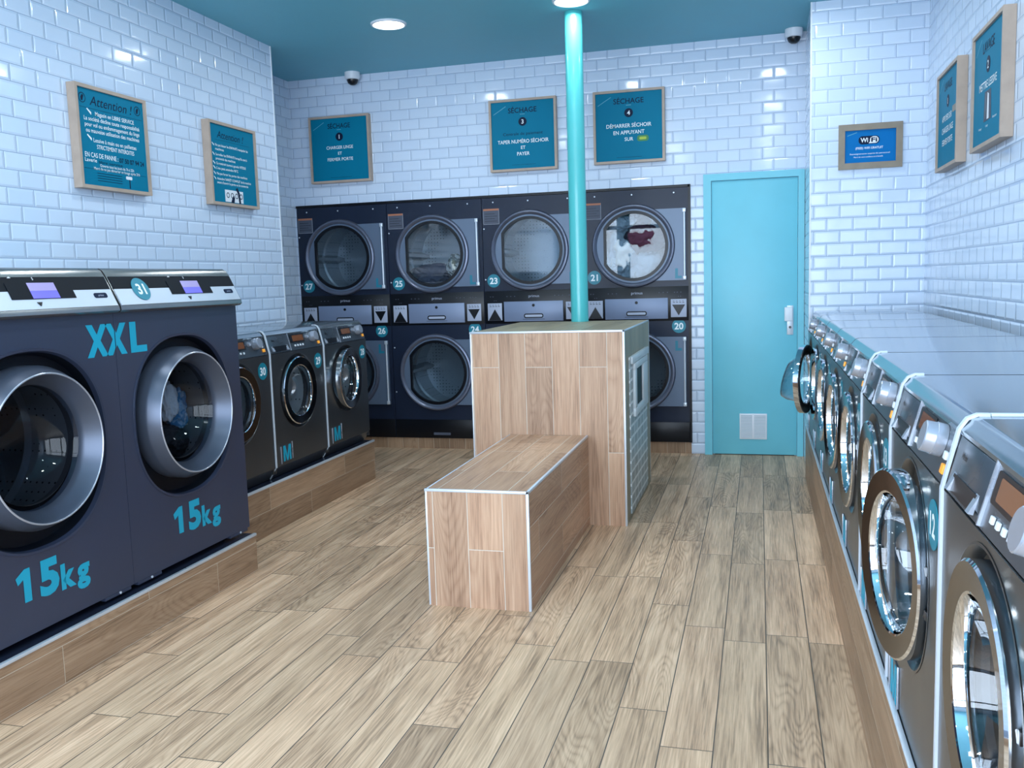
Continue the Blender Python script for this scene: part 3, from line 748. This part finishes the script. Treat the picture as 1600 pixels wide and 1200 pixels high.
split_text(False).build('size_lettering', 'tealtext', big)

# ------------------------------------------------------------------ stacked tumble dryers
DWID = 0.7716
def make_dryer():
    t = thing('stacked_tumble_dryer', 'x', 'tumble dryer')
    CU, CL = (0.368, 1.519), (0.364, 0.605)
    c = MB()
    c.plate(rect(0.002, DWID - 0.002, 0.0845, DZ1 - 0.016), [circle(*CU, 0.262), circle(*CL, 0.262)], 0.0, 0.01)
    c.box(0.002, 0.012, 0.0105, 0.7, 0.0845, DZ1 - 0.016).box(DWID - 0.012, DWID - 0.002, 0.0105, 0.7, 0.0845, DZ1 - 0.016)
    c.build('cabinet', 'dryer', t)
    MB().box(0.004, DWID - 0.004, -0.006, -0.0005, 0.086, 0.232, 0.001).build('kick_panel', 'black', t)
    MB().mat(0).plate(rrect(0.32, 0.46, 0.110, 0.130, 0.004), [], -0.009, -0.0065).build('vent_plate', 'labelgrey', t)
    MB().box(0.004, DWID - 0.004, -0.004, -0.0005, 0.975, 1.222, 0.001).build('control_band', 'black', t)
    for (cx, cz), up in ((CU, True), (CL, False)):
        R, rg, ch = 0.297, 0.252, -0.214
        hz = 0.254
        a0 = math.asin(hz / R)
        arc = [(cx + R * math.cos(a0 + (2 * PI - 2 * a0) * i / 60), cz + R * math.sin(a0 + (2 * PI - 2 * a0) * i / 60)) for i in range(61)]
        outer = [(cx + 0.375, cz - hz), (cx + 0.375, cz + hz)] + arc
        ca = math.acos(ch / rg)
        def hole(s): return [(cx + s * rg * math.cos(-ca + 2 * ca * i / 60), cz + s * rg * math.sin(-ca + 2 * ca * i / 60)) for i in range(61)]
        dm = MB().mat(0).plate(outer, [hole(1.0)], -0.020, -0.0015)
        dm.mat(1).lathe([(0.300, -0.002), (0.300, -0.020), (0.292, -0.034), (0.282, -0.036), (0.268, -0.028), (0.264, -0.0205)], cx, cz, 80)
        do = dm.build('door', ['drydoor', 'dryring'], t)
        MB().plate(hole(0.998), [hole(0.915)], -0.026, -0.004).build('door_gasket', 'black', do)
        MB().plate(hole(0.94), [], -0.014, -0.010).build('door_glass', 'glass', do)
        hb = MB().mat(0).tube([(cx + 0.366, -0.028, cz - hz + 0.010), (cx + 0.366, -0.028, cz + hz - 0.010)], 0.007)
        hb.box(cx + 0.354, cx + 0.378, -0.036, -0.0205, cz - hz + 0.002, cz - hz + 0.030, 0.003).box(cx + 0.354, cx + 0.378, -0.036, -0.0205, cz + hz - 0.030, cz + hz - 0.002, 0.003)
        hb.build('hinge_bar', 'alu', do)
        MB().text('L', 0.062, cx + 0.322, cz + (-0.205 if up else 0.19), -0.0208, bold=0.06).build('size_letter', 'tealdim', do)
        MB().lathe([(0.270, 0.012), (0.295, 0.03), (0.295, 0.27), (0.280, 0.280), (0.280, 0.300), (0.295, 0.31), (0.295, 0.55), (0.15, 0.56), (0.0, 0.56)], cx, cz, 64).build('drum', 'drum', t)
        bf = MB()
        for a in (PI, PI / 3, -PI / 3):
            c0, s0 = math.cos(a), math.sin(a)
            p = lambda r, w: (cx + r * c0 - w * s0, cz + r * s0 + w * c0)
            bf.plate([p(0.292, -0.035), p(0.292, 0.035), p(0.225, 0.012), p(0.225, -0.012)], [], 0.05, 0.54)
        bf.build('drum_baffle', 'steel', t)
    # lint drawer and pictogram plates
    dw = MB().mat(0).box(0.155, 0.612, -0.014, -0.0045, 0.990, 1.140, 0.002).mat(1).lathe([(0.011, -0.0142), (0.011, -0.016), (0.0, -0.016)], 0.385, 1.110, 20)
    dw.plate(rrect(0.310, 0.460, 1.014, 1.048, 0.015), [rrect(0.318, 0.452, 1.022, 1.040, 0.008)], -0.0165, -0.0142).mat(2).plate(rrect(0.318, 0.452, 1.022, 1.040, 0.008), [], -0.0155, -0.0142)
    dw.mat(1).plate(rect(0.30, 0.47, 1.004, 1.0065), [], -0.0150, -0.0142)
    dw.build('lint_drawer', ['drawer', 'black', 'plate'], t)
    for x0, up in ((0.026, True), (0.632, False)):
        ap = MB().mat(0).box(x0, x0 + 0.112, -0.010, -0.0045, 1.000, 1.130, 0.001).mat(1)
        if up: ap.plate([(x0 + 0.006, 1.001), (x0 + 0.106, 1.001), (x0 + 0.056, 1.085)], [], -0.0115, -0.0102)
        else: ap.plate([(x0 + 0.010, 1.090), (x0 + 0.102, 1.090), (x0 + 0.056, 1.012)], [], -0.0115, -0.0102)
        for i in range(4): ap.box(x0 + 0.016 + i * 0.022, x0 + 0.030 + i * 0.022, -0.0112, -0.0102, 1.104, 1.108).box(x0 + 0.016 + i * 0.022, x0 + 0.026 + i * 0.022, -0.0112, -0.0102, 1.115, 1.118)
        ap.build('arrow_plate', ['plate', 'black'], t)
    MB().text('primus', 0.020, 0.388, 1.180, -0.0045, w=0.082, bold=0.0).build('brand_lettering', 'plate', t)
    ld = MB()
    for x in (0.045, 0.065, 0.655, 0.675, 0.70, 0.175, 0.205, 0.235, 0.545, 0.575, 0.605): ld.box(x, x + 0.008, -0.0055, -0.0042, 1.176, 1.182)
    for x in (0.075, 0.09, 0.685, 0.70): ld.box(x, x + 0.005, -0.0055, -0.0042, 1.146, 1.152)
    ld.build('indicator_lights', 'labelgrey', t)
    wl = MB().mat(2).plate(rect(0.012, 0.136, 1.722, 1.838), [], -0.0016, -0.0003).mat(0).plate(rect(0.015, 0.133, 1.725, 1.835), [], -0.0024, -0.0017).mat(1).plate(rect(0.013, 0.135, 1.824, 1.838), [], -0.0030, -0.0025)
    wl.mat(3)
    for i in range(4): wl.plate(rect(0.024, 0.122 - 0.02 * (i % 2), 1.745 + i * 0.018, 1.748 + i * 0.018), [], -0.0028, -0.0025)
    wl.build('warning_label', ['labelgrey', 'labelorange', 'labeledge', 'black'], t)
    for x, z in ((0.09, 1.885), (0.36, 1.885), (0.66, 1.885), (0.014, 1.69), (0.014, 1.31), (0.018, 0.80), (0.018, 0.45)):
        MB().lathe([(0.006, -0.0003), (0.005, -0.003), (0.0, -0.004)], x, z, 10).build('screw', 'alu', t)
    return t
dry = make_dryer()
DL = [('27', '26', 'stacked dryer numbered 27 above and 26 below, in the left corner'),
      ('25', '24', 'stacked dryer numbered 25 above and 24 below, blue laundry in its top drum'),
      ('23', '22', 'stacked dryer numbered 23 above, its lower half hidden by the kiosk'),
      ('21', '20', 'stacked dryer numbered 21 above and 20 below, white laundry in its top drum')]
drs = []
for k, (a, b, lb) in enumerate(DL):
    r = dry if k == 0 else dup_tree(dry)
    r.location = (DX0 + 0.0005 + DWID * k, YB - 0.006, 0); r['label'] = lb; r['group'] = 'stacked dryers set in the back wall'
    drs.append((r, a, b))
for r, a, b in drs:
    add_badge(r, a, 0.078, 1.300, 0.050)
    add_badge(r, b, 0.688, 0.935, 0.050)

# ------------------------------------------------------------------ laundry seen through the glass
def cloth(name, label, center, rad, seed, mat, amp=0.35, fold=2.6, squash=None):
    t = bmesh.new(); bmesh.ops.create_icosphere(t, subdivisions=5, radius=1.0)
    so = Vector((seed * 3.1, seed * 1.7, seed * 0.9))
    for v in t.verts:
        p = v.co.copy()
        f = noise.noise(p * 1.3 + so) * 0.5 + (1 - abs(noise.noise(p * fold + so * 2))) * 0.55 + (1 - abs(noise.noise(p * fold * 2.3 + so * 3))) * 0.25
        s = 1 + amp * (f - 0.8)
        v.co = Vector((p.x * rad[0] * s, p.y * rad[1] * s, p.z * rad[2] * s))
        if squash is not None and v.co.z < -squash: v.co.z = -squash + (v.co.z + squash) * 0.15
    mb = MB(); mb.add(t)
    o = mb.build(name, mat, None, center, 80)
    return tag(o, label, 'laundry')
UX = lambda k: DX0 + DWID * k + 0.368
yD = YB + 0.10
cloth('white_sheet', 'white sheet filling the lower left of dryer 21', (UX(3) - 0.10, yD - 0.03, 1.440), (0.155, 0.11, 0.205), 1, 'cloth_white', 0.55)
cloth('white_shirt', 'white shirt pressed at the upper left of dryer 21', (UX(3) - 0.10, yD - 0.01, 1.690), (0.12, 0.10, 0.075), 2, 'cloth_white', 0.5)
cloth('maroon_garment', 'maroon garment in the middle of dryer 21', (UX(3) + 0.075, yD - 0.045, 1.575), (0.150, 0.10, 0.115), 3, 'cloth_maroon', 0.5)
cloth('white_towel', 'white towel at the lower right of dryer 21', (UX(3) + 0.085, yD + 0.0, 1.390), (0.14, 0.10, 0.13), 4, 'cloth_white', 0.5)
cloth('white_cloth', 'crumpled white cloth at the upper right edge inside dryer 21', (UX(3) + 0.165, yD + 0.0, 1.66), (0.06, 0.08, 0.08), 5, 'cloth_white', 0.5)
cloth('grey_garment', 'dark grey garment behind the maroon one in dryer 21', (UX(3) + 0.04, yD + 0.03, 1.70), (0.12, 0.06, 0.09), 8, 'cloth_navy', 0.5)
cloth('navy_garment', 'dark blue garment heaped at the bottom of dryer 25', (UX(1) - 0.06, yD, 1.36), (0.18, 0.12, 0.105), 6, 'cloth_navy', 0.6)
cloth('patterned_cloth', 'pale patterned cloth at the lower right of dryer 25', (UX(1) + 0.165, yD - 0.04, 1.43), (0.07, 0.09, 0.10), 7, 'cloth_pattern', 0.5)
cloth('white_garment', 'white garment inside large washer 31', (-2.475, 3.350, 0.825), (0.055, 0.05, 0.10), 11, 'cloth_white', 0.6)
cloth('blue_garment', 'blue patterned garment next to the white one in washer 31', (-2.485, 3.435, 0.775), (0.05, 0.05, 0.115), 12, 'cloth_blue', 0.6)
cloth('black_garment', 'black garment at the bottom of the drum in washer 31', (-2.47, 3.36, 0.650), (0.06, 0.12, 0.075), 13, 'cloth_black', 0.5)
cloth('pink_cloth', 'small pinkish cloth at the right of the drum in washer 31', (-2.47, 3.545, 0.665), (0.04, 0.03, 0.05), 14, 'cloth_pink', 0.6)

# ------------------------------------------------------------------ framed signs
def sign(name, label, loc, rz, w, h, lines, fw=0.017, depth=0.048, frame='paleoak', panel='poster', extra=None, group='teal instruction signs'):
    # local: x right, z up, centre of the sign at the origin, wall plane y = 0, front -y
    t = thing(name, label, 'sign', loc, rz, group)
    MB().plate(rect(-w / 2, w / 2, -h / 2, h / 2), [rect(-w / 2 + fw, w / 2 - fw, -h / 2 + fw, h / 2 - fw)], -depth, -0.001).build('frame', frame, t)
    MB().box(-w / 2 + fw, w / 2 - fw, -depth + 0.010, -0.002, -h / 2 + fw, h / 2 - fw).build('panel', panel, t)
    y = -depth + 0.0092
    groups = {}
    for ln in lines:
        s, cap, x, z, mt = ln[:5]; kw = ln[5] if len(ln) > 5 else {}
        MB().text(s, cap, x, z, y, kw.get('align', 'CENTER'), kw.get('w'), kw.get('bold', 0.007), kw.get('shear', 0.0)).build('lettering', mt, t)
    if extra: extra(groups, y, t)
    for mt, mb in groups.items(): mb.build('printed_mark', mt, t)
    return t
def disc_number(num, x, z, r=0.031):
    def fn(g, y, t):
        MB().lathe([(0, y), (r, y), (r, y + 0.0006)], x, z, 32).build('number_disc', 'navy', t)
        MB().text(num, r * 0.95, x, z, y - 0.001, bold=0.02).build('number', 'whitetext', t)
    return fn
def corner_mark(g, y, w, h):
    a, b = Vector((-w * 0.44, h * 0.31)), Vector((-w * 0.25, h * 0.42)); n = Vector((-(b - a).y, (b - a).x)).normalized() * 0.002
    g.setdefault('faint', MB()).plate([(a + n).to_tuple(), (a - n).to_tuple(), (b - n).to_tuple(), (b + n).to_tuple()], [], y, None)
    g['faint'].plate(rect(-0.018, 0.018, h * 0.292, h * 0.300), [], y, None)
WT, NV = 'whitetext', 'navy'
def step(num, extra=None):
    def fn(g, y, t):
        disc_number(num, 0.0, 0.095)(g, y, t); corner_mark(g, y, 0.5, 0.5)
        g.setdefault(NV, MB()).plate(rect(-0.09, 0.09, -0.214, -0.2125), [], y, None)
        if extra: extra(g, y, t)
    return fn
SW = 0.507
sign('framed_sign', 'square teal sign with the number 1 above the leftmost dryers', (-3.142, YB, 2.352), 0, SW, SW,
     [('SÉCHAGE', 0.036, 0.0, 0.178, NV, dict(w=0.19, bold=0.01)), ('CHARGER LINGE', 0.024, 0.0, 0.015, WT, dict(w=0.225)), ('ET', 0.022, 0.0, -0.030, WT), ('FERMER PORTE', 0.024, 0.0, -0.075, WT, dict(w=0.215))], extra=step('1'))
sign('framed_sign', 'square teal sign with the number 3 just left of the teal column', (-1.674, YB, 2.358), 0, SW, SW + 0.01,
     [('SÉCHAGE', 0.036, 0.0, 0.178, NV, dict(w=0.215, bold=0.01)), ('Centrale de paiement', 0.021, 0.0, 0.010, NV, dict(w=0.30, bold=0.0)), ('TAPER NUMÉRO SÉCHOIR', 0.026, 0.0, -0.045, WT, dict(w=0.385)), ('ET', 0.023, 0.0, -0.090, WT), ('PAYER', 0.025, 0.0, -0.134, WT, dict(w=0.095))], extra=step('3'))
def green_oval(g, y, t):
    MB().mat(0).plate(rrect(0.058, 0.140, -0.108, -0.066, 0.018), [], y, y + 0.0005).mat(1).plate(rrect(0.074, 0.124, -0.096, -0.078, 0.008), [], y - 0.0008, y).build('button_picture', ['green', 'yellow'], t)
sign('framed_sign', 'square teal sign with the number 4 just right of the teal column', (-0.896, YB, 2.361), 0, SW, SW,
     [('SÉCHAGE', 0.036, 0.0, 0.178, NV, dict(w=0.215, bold=0.01)), ('DÉMARRER SÉCHOIR', 0.026, 0.0, 0.008, WT, dict(w=0.32)), ('EN APPUYANT', 0.026, 0.0, -0.040, WT, dict(w=0.22)), ('SUR', 0.025, 0.0, -0.087, WT, dict(w=0.062))], extra=step('4', green_oval))
# long notices on the left wall
def bullet(g, x, z, y, s=0.012):
    g.setdefault(WT, MB()).plate([(x - s, z + s * 0.7), (x - s * 0.7, z + s), (x + s, z - s * 0.1), (x + s * 0.9, z - s * 0.9), (x + s * 0.3, z - s * 0.4)], [], y, None)
def notice1(g, y, t):
    for x in (-0.205, 0.195):
        c = g.setdefault(NV, MB())
        c.plate(circle(x, 0.182, 0.024, 32), [circle(x, 0.182, 0.0205, 32)], y, None)
        c.plate([(x - 0.008, 0.168), (x + 0.002, 0.168), (x + 0.010, 0.192), (x + 0.002, 0.198), (x - 0.010, 0.184)], [], y, None)
    for z in (0.138, -0.150): g[NV].plate(rect(-0.228, 0.228, z, z + 0.0012), [], y, None)
    bullet(g, -0.165, 0.122, y, 0.016); bullet(g, -0.175, -0.002, y, 0.016)
    for i in range(4): g[NV].plate(rect(-0.14, 0.04, -0.168 - i * 0.012, -0.1655 - i * 0.012), [], y, None)
    MB().mat(0).plate(rrect(0.070, 0.118, -0.178, -0.162, 0.006), [], y, y + 0.0005).mat(1).plate(rect(0.094, 0.101, -0.222, -0.178), [], y, y + 0.0005).build('picture', ['white', 'navy'], t)
L1 = [('Attention !', 0.045, 0.0, 0.178, NV, dict(w=0.31, bold=0.0, shear=0.25)),
      ('Magasin en LIBRE SERVICE', 0.0195, 0.02, 0.118, WT, dict(w=0.285)), ('La société décline toute responsabilité', 0.0195, 0.0, 0.090, WT, dict(w=0.405)),
      ('pour vol ou endommagement du linge', 0.0195, 0.0, 0.062, WT, dict(w=0.40)), ('ou mauvaise utilisation des machines', 0.0195, 0.0, 0.034, WT, dict(w=0.39)),
      ('Lessive à main ou en paillettes', 0.0195, 0.01, -0.010, WT, dict(w=0.315)), ('STRICTEMENT INTERDITES', 0.020, 0.01, -0.040, WT, dict(w=0.275)),
      ('EN CAS DE PANNE :', 0.023, -0.215, -0.083, WT, dict(w=0.235, align='LEFT')), ('07 50 07 94 24', 0.023, 0.030, -0.087, NV, dict(w=0.19, align='LEFT', bold=0.02)),
      ('Laverie', 0.018, -0.218, -0.108, WT, dict(w=0.082, align='LEFT')), ('libre service', 0.014, -0.12, -0.112, NV, dict(w=0.17, align='LEFT', bold=0)),
      ('Ouverte tous les jours de 7h à 22h', 0.0135, 0.01, -0.128, WT, dict(w=0.25, bold=0.006)), ('Merci de ne pas démarrer un lavage après 21h', 0.0135, 0.01, -0.145, WT, dict(w=0.34, bold=0.006))]
sign('framed_sign', 'tall teal notice nearest the viewer on the left wall, dense white lines', (XL, 3.980, 2.050), PI / 2, 0.520, 0.492, L1, extra=notice1)
def notice2(g, y, t):
    for z in (0.108, 0.052, 0.000, -0.028, -0.060, -0.090): bullet(g, -0.212, z, y, 0.011)
    for z in (0.138,): g.setdefault(NV, MB()).plate(rect(-0.19, 0.19, z, z + 0.0012), [], y, None)
    p = MB().mat(0).plate(rect(-0.115, 0.085, -0.222, -0.150), [], y, y + 0.0005).mat(1)
    for x in (-0.085, -0.038, 0.010, 0.060): p.plate(circle(x, -0.182, 0.017, 24), [circle(x, -0.182, 0.011, 24)], y - 0.0008, None)
    p.mat(2).plate([(0.005, -0.14), (0.022, -0.128), (0.045, -0.160), (0.055, -0.225), (0.035, -0.225), (0.028, -0.172)], [], y - 0.0012, None)
    p.plate([(-0.055, -0.225), (-0.02, -0.225), (-0.012, -0.195), (-0.022, -0.178), (-0.04, -0.196)], [], y - 0.0012, None)
    p.build('picture', ['white', 'labelgrey', 'navy'], t)
L2 = [('Attention !', 0.042, -0.02, 0.172, NV, dict(w=0.29, bold=0.0, shear=0.25))]
for s, z, wd in (('Ne pas laisser les ENFANTS manipuler les', 0.108, 0.36), ('machines', 0.084, 0.09), ('Surveiller les ENFANTS lorsqu\'ils sont à', 0.052, 0.345), ('proximité des machines', 0.028, 0.21), ('Ce matériel tourne à grande VITESSE', 0.000, 0.325), ('L\'eau peut atteindre 90°C', -0.028, 0.235), ('Ne pas forcer les portes des machines', -0.060, 0.335), ('Attendre l\'ARRÊT COMPLET de la machine', -0.090, 0.375), ('avant d\'ouvrir la porte ou le couvercle', -0.112, 0.34)):
    L2.append((s, 0.0145, -0.190, z, WT, dict(w=wd, align='LEFT', bold=0.008)))
sign('framed_sign', 'tall teal notice farther along the left wall, with a small white picture', (XL, 5.062, 2.050), PI / 2, 0.520, 0.492, L2, extra=notice2)
# right wall
def r1(g, y, t):
    disc_number('1', 0.0, 0.085)(g, y, t); corner_mark(g, y, 0.5, 0.5)
    MB().plate(rrect(0.115, 0.205, 0.008, 0.040, 0.008), [], y, y + 0.0005).build('button_picture', 'greyoak', t)
sign('framed_sign', 'teal washing sign with the number 1 on the right wall, next to the pier', (XR, 5.145, 2.050), -PI / 2, 0.530, 0.498,
     [('LAVAGE', 0.040, 0.0, 0.165, NV, dict(w=0.19, bold=0.01)), ('APPUYER SUR', 0.030, -0.02, 0.008, WT, dict(w=0.24)), ('CHARGER LINGE', 0.030, 0.0, -0.052, WT, dict(w=0.28)), ('FERMER PORTE', 0.030, 0.0, -0.112, WT, dict(w=0.26))], extra=r1)
def r2(g, y, t):
    disc_number('2', 0.0, 0.085, 0.034)(g, y, t); corner_mark(g, y, 0.5, 0.5)
    p = MB().mat(0).plate([(-0.06, -0.145), (0.07, -0.145), (0.058, -0.022), (-0.048, -0.022)], [], y, y + 0.0005).mat(1).plate([(-0.045, -0.135), (-0.012, -0.135), (-0.010, -0.03), (-0.034, -0.03)], [], y - 0.0008, None).mat(2).plate([(0.0, -0.14), (0.035, -0.14), (0.03, -0.04), (0.005, -0.03)], [], y - 0.0008, None)
    p.build('drawer_picture', ['labelgrey', 'dark', 'white'], t)
sign('framed_sign', 'teal washing sign with the number 2 and a drawer picture, nearest on the right wall', (XR, 4.300, 2.050), -PI / 2, 0.540, 0.500,
     [('LAVAGE', 0.044, 0.0, 0.165, NV, dict(w=0.20, bold=0.01)), ('METTRE LESSIVE', 0.032, 0.0, 0.008, WT, dict(w=0.30)), ('Prélavage', 0.010, -0.12, -0.165, WT, dict(bold=0)), ('Lavage', 0.010, 0.0, -0.165, WT, dict(bold=0)), ('Adoucissant', 0.010, 0.13, -0.145, WT, dict(bold=0))], extra=r2)
# wifi sign on the pier
def wifi(g, y, t):
    a, b = Vector((-0.130, 0.066)), Vector((-0.075, 0.084))
    g.setdefault('faint', MB()).plate([(a.x, a.y + .002), (a.x, a.y - .002), (b.x, b.y - .002), (b.x, b.y + .002)], [], y, None)
    lo = MB().mat(0).plate(rrect(-0.066, 0.052, 0.012, 0.060, 0.021), [], y, y + 0.0005)
    lo.mat(1).plate([(-0.010, 0.016), (0.028, 0.016)] + [(0.028 + 0.019 * math.cos(a), 0.036 + 0.020 * math.sin(a)) for a in [math.radians(-85 + 17 * i) for i in range(11)]] + [(0.015, 0.056), (0.002, 0.050), (-0.002, 0.040), (-0.002, 0.026)], [], y - 0.0008, None)
    lo.mat(1).text('Wi', 0.025, -0.034, 0.037, y - 0.001, w=0.043, bold=0.03).mat(0).text('Fi', 0.025, 0.022, 0.037, y - 0.0016, w=0.034, bold=0.03)
    lo.build('wireless_logo', ['navy', 'white'], t)
sign('framed_sign', 'small blue wireless sign in a wide grey-brown frame on the tiled pier', (0.644, YP, 2.037), 0, 0.362, 0.266,
     [('(FREE) WIFI GRATUIT', 0.0135, -0.005, -0.010, WT, dict(w=0.155)), ('Renseignements auprès du personnel', 0.0085, -0.002, -0.043, WT, dict(w=0.225, bold=0.0)), ('Merci de votre confiance et à bientôt', 0.0085, -0.010, -0.062, WT, dict(w=0.165, bold=0.0))],
     fw=0.037, depth=0.014, frame='greyoak', panel='posterblue', extra=wifi, group=None)

# ------------------------------------------------------------------ world, camera
w = bpy.data.worlds.new('street_sky'); bpy.context.scene.world = w; w.use_nodes = True
wt = w.node_tree; bg = wt.nodes['Background']
tcw = wt.nodes.new('ShaderNodeTexCoord'); sx = wt.nodes.new('ShaderNodeSeparateXYZ'); rp_ = wt.nodes.new('ShaderNodeValToRGB')
wt.links.new(tcw.outputs['Generated'], sx.inputs[0]); wt.links.new(sx.outputs[2], rp_.inputs[0]); wt.links.new(rp_.outputs[0], bg.inputs[0])
rp_.color_ramp.elements[0].position = 0.0; rp_.color_ramp.elements[0].color = (0.30, 0.32, 0.36, 1)
rp_.color_ramp.elements[1].position = 0.25; rp_.color_ramp.elements[1].color = (0.70, 0.85, 1.0, 1)
bg.inputs[1].default_value = 0.8

yaw, pitch, roll, fpx, hcam = 0.2681, -0.1135, -0.0309, 1416.58, 1.2977
cy, sy, cp, spn = math.cos(yaw), math.sin(yaw), math.cos(pitch), math.sin(pitch)
fw_ = Vector((-sy * cp, cy * cp, spn)); r0 = Vector((cy, sy, 0)); u0 = r0.cross(fw_)
rr = r0 * math.cos(roll) + u0 * math.sin(roll); uu = -r0 * math.sin(roll) + u0 * math.cos(roll)
cam = bpy.data.cameras.new('camera'); cam.sensor_fit = 'HORIZONTAL'; cam.sensor_width = 36.0; cam.lens = fpx / 1600 * 36.0; cam.clip_start = 0.02
co = bpy.data.objects.new('camera', cam); COL.objects.link(co)
m = Matrix.Identity(4)
for i in range(3): m[i][0] = rr[i]; m[i][1] = uu[i]; m[i][2] = -fw_[i]
m[2][3] = hcam
co.matrix_world = m
sc = bpy.context.scene; sc.camera = co
sc.view_settings.view_transform = 'Standard'; sc.view_settings.look = 'None'; sc.view_settings.exposure = 0.0
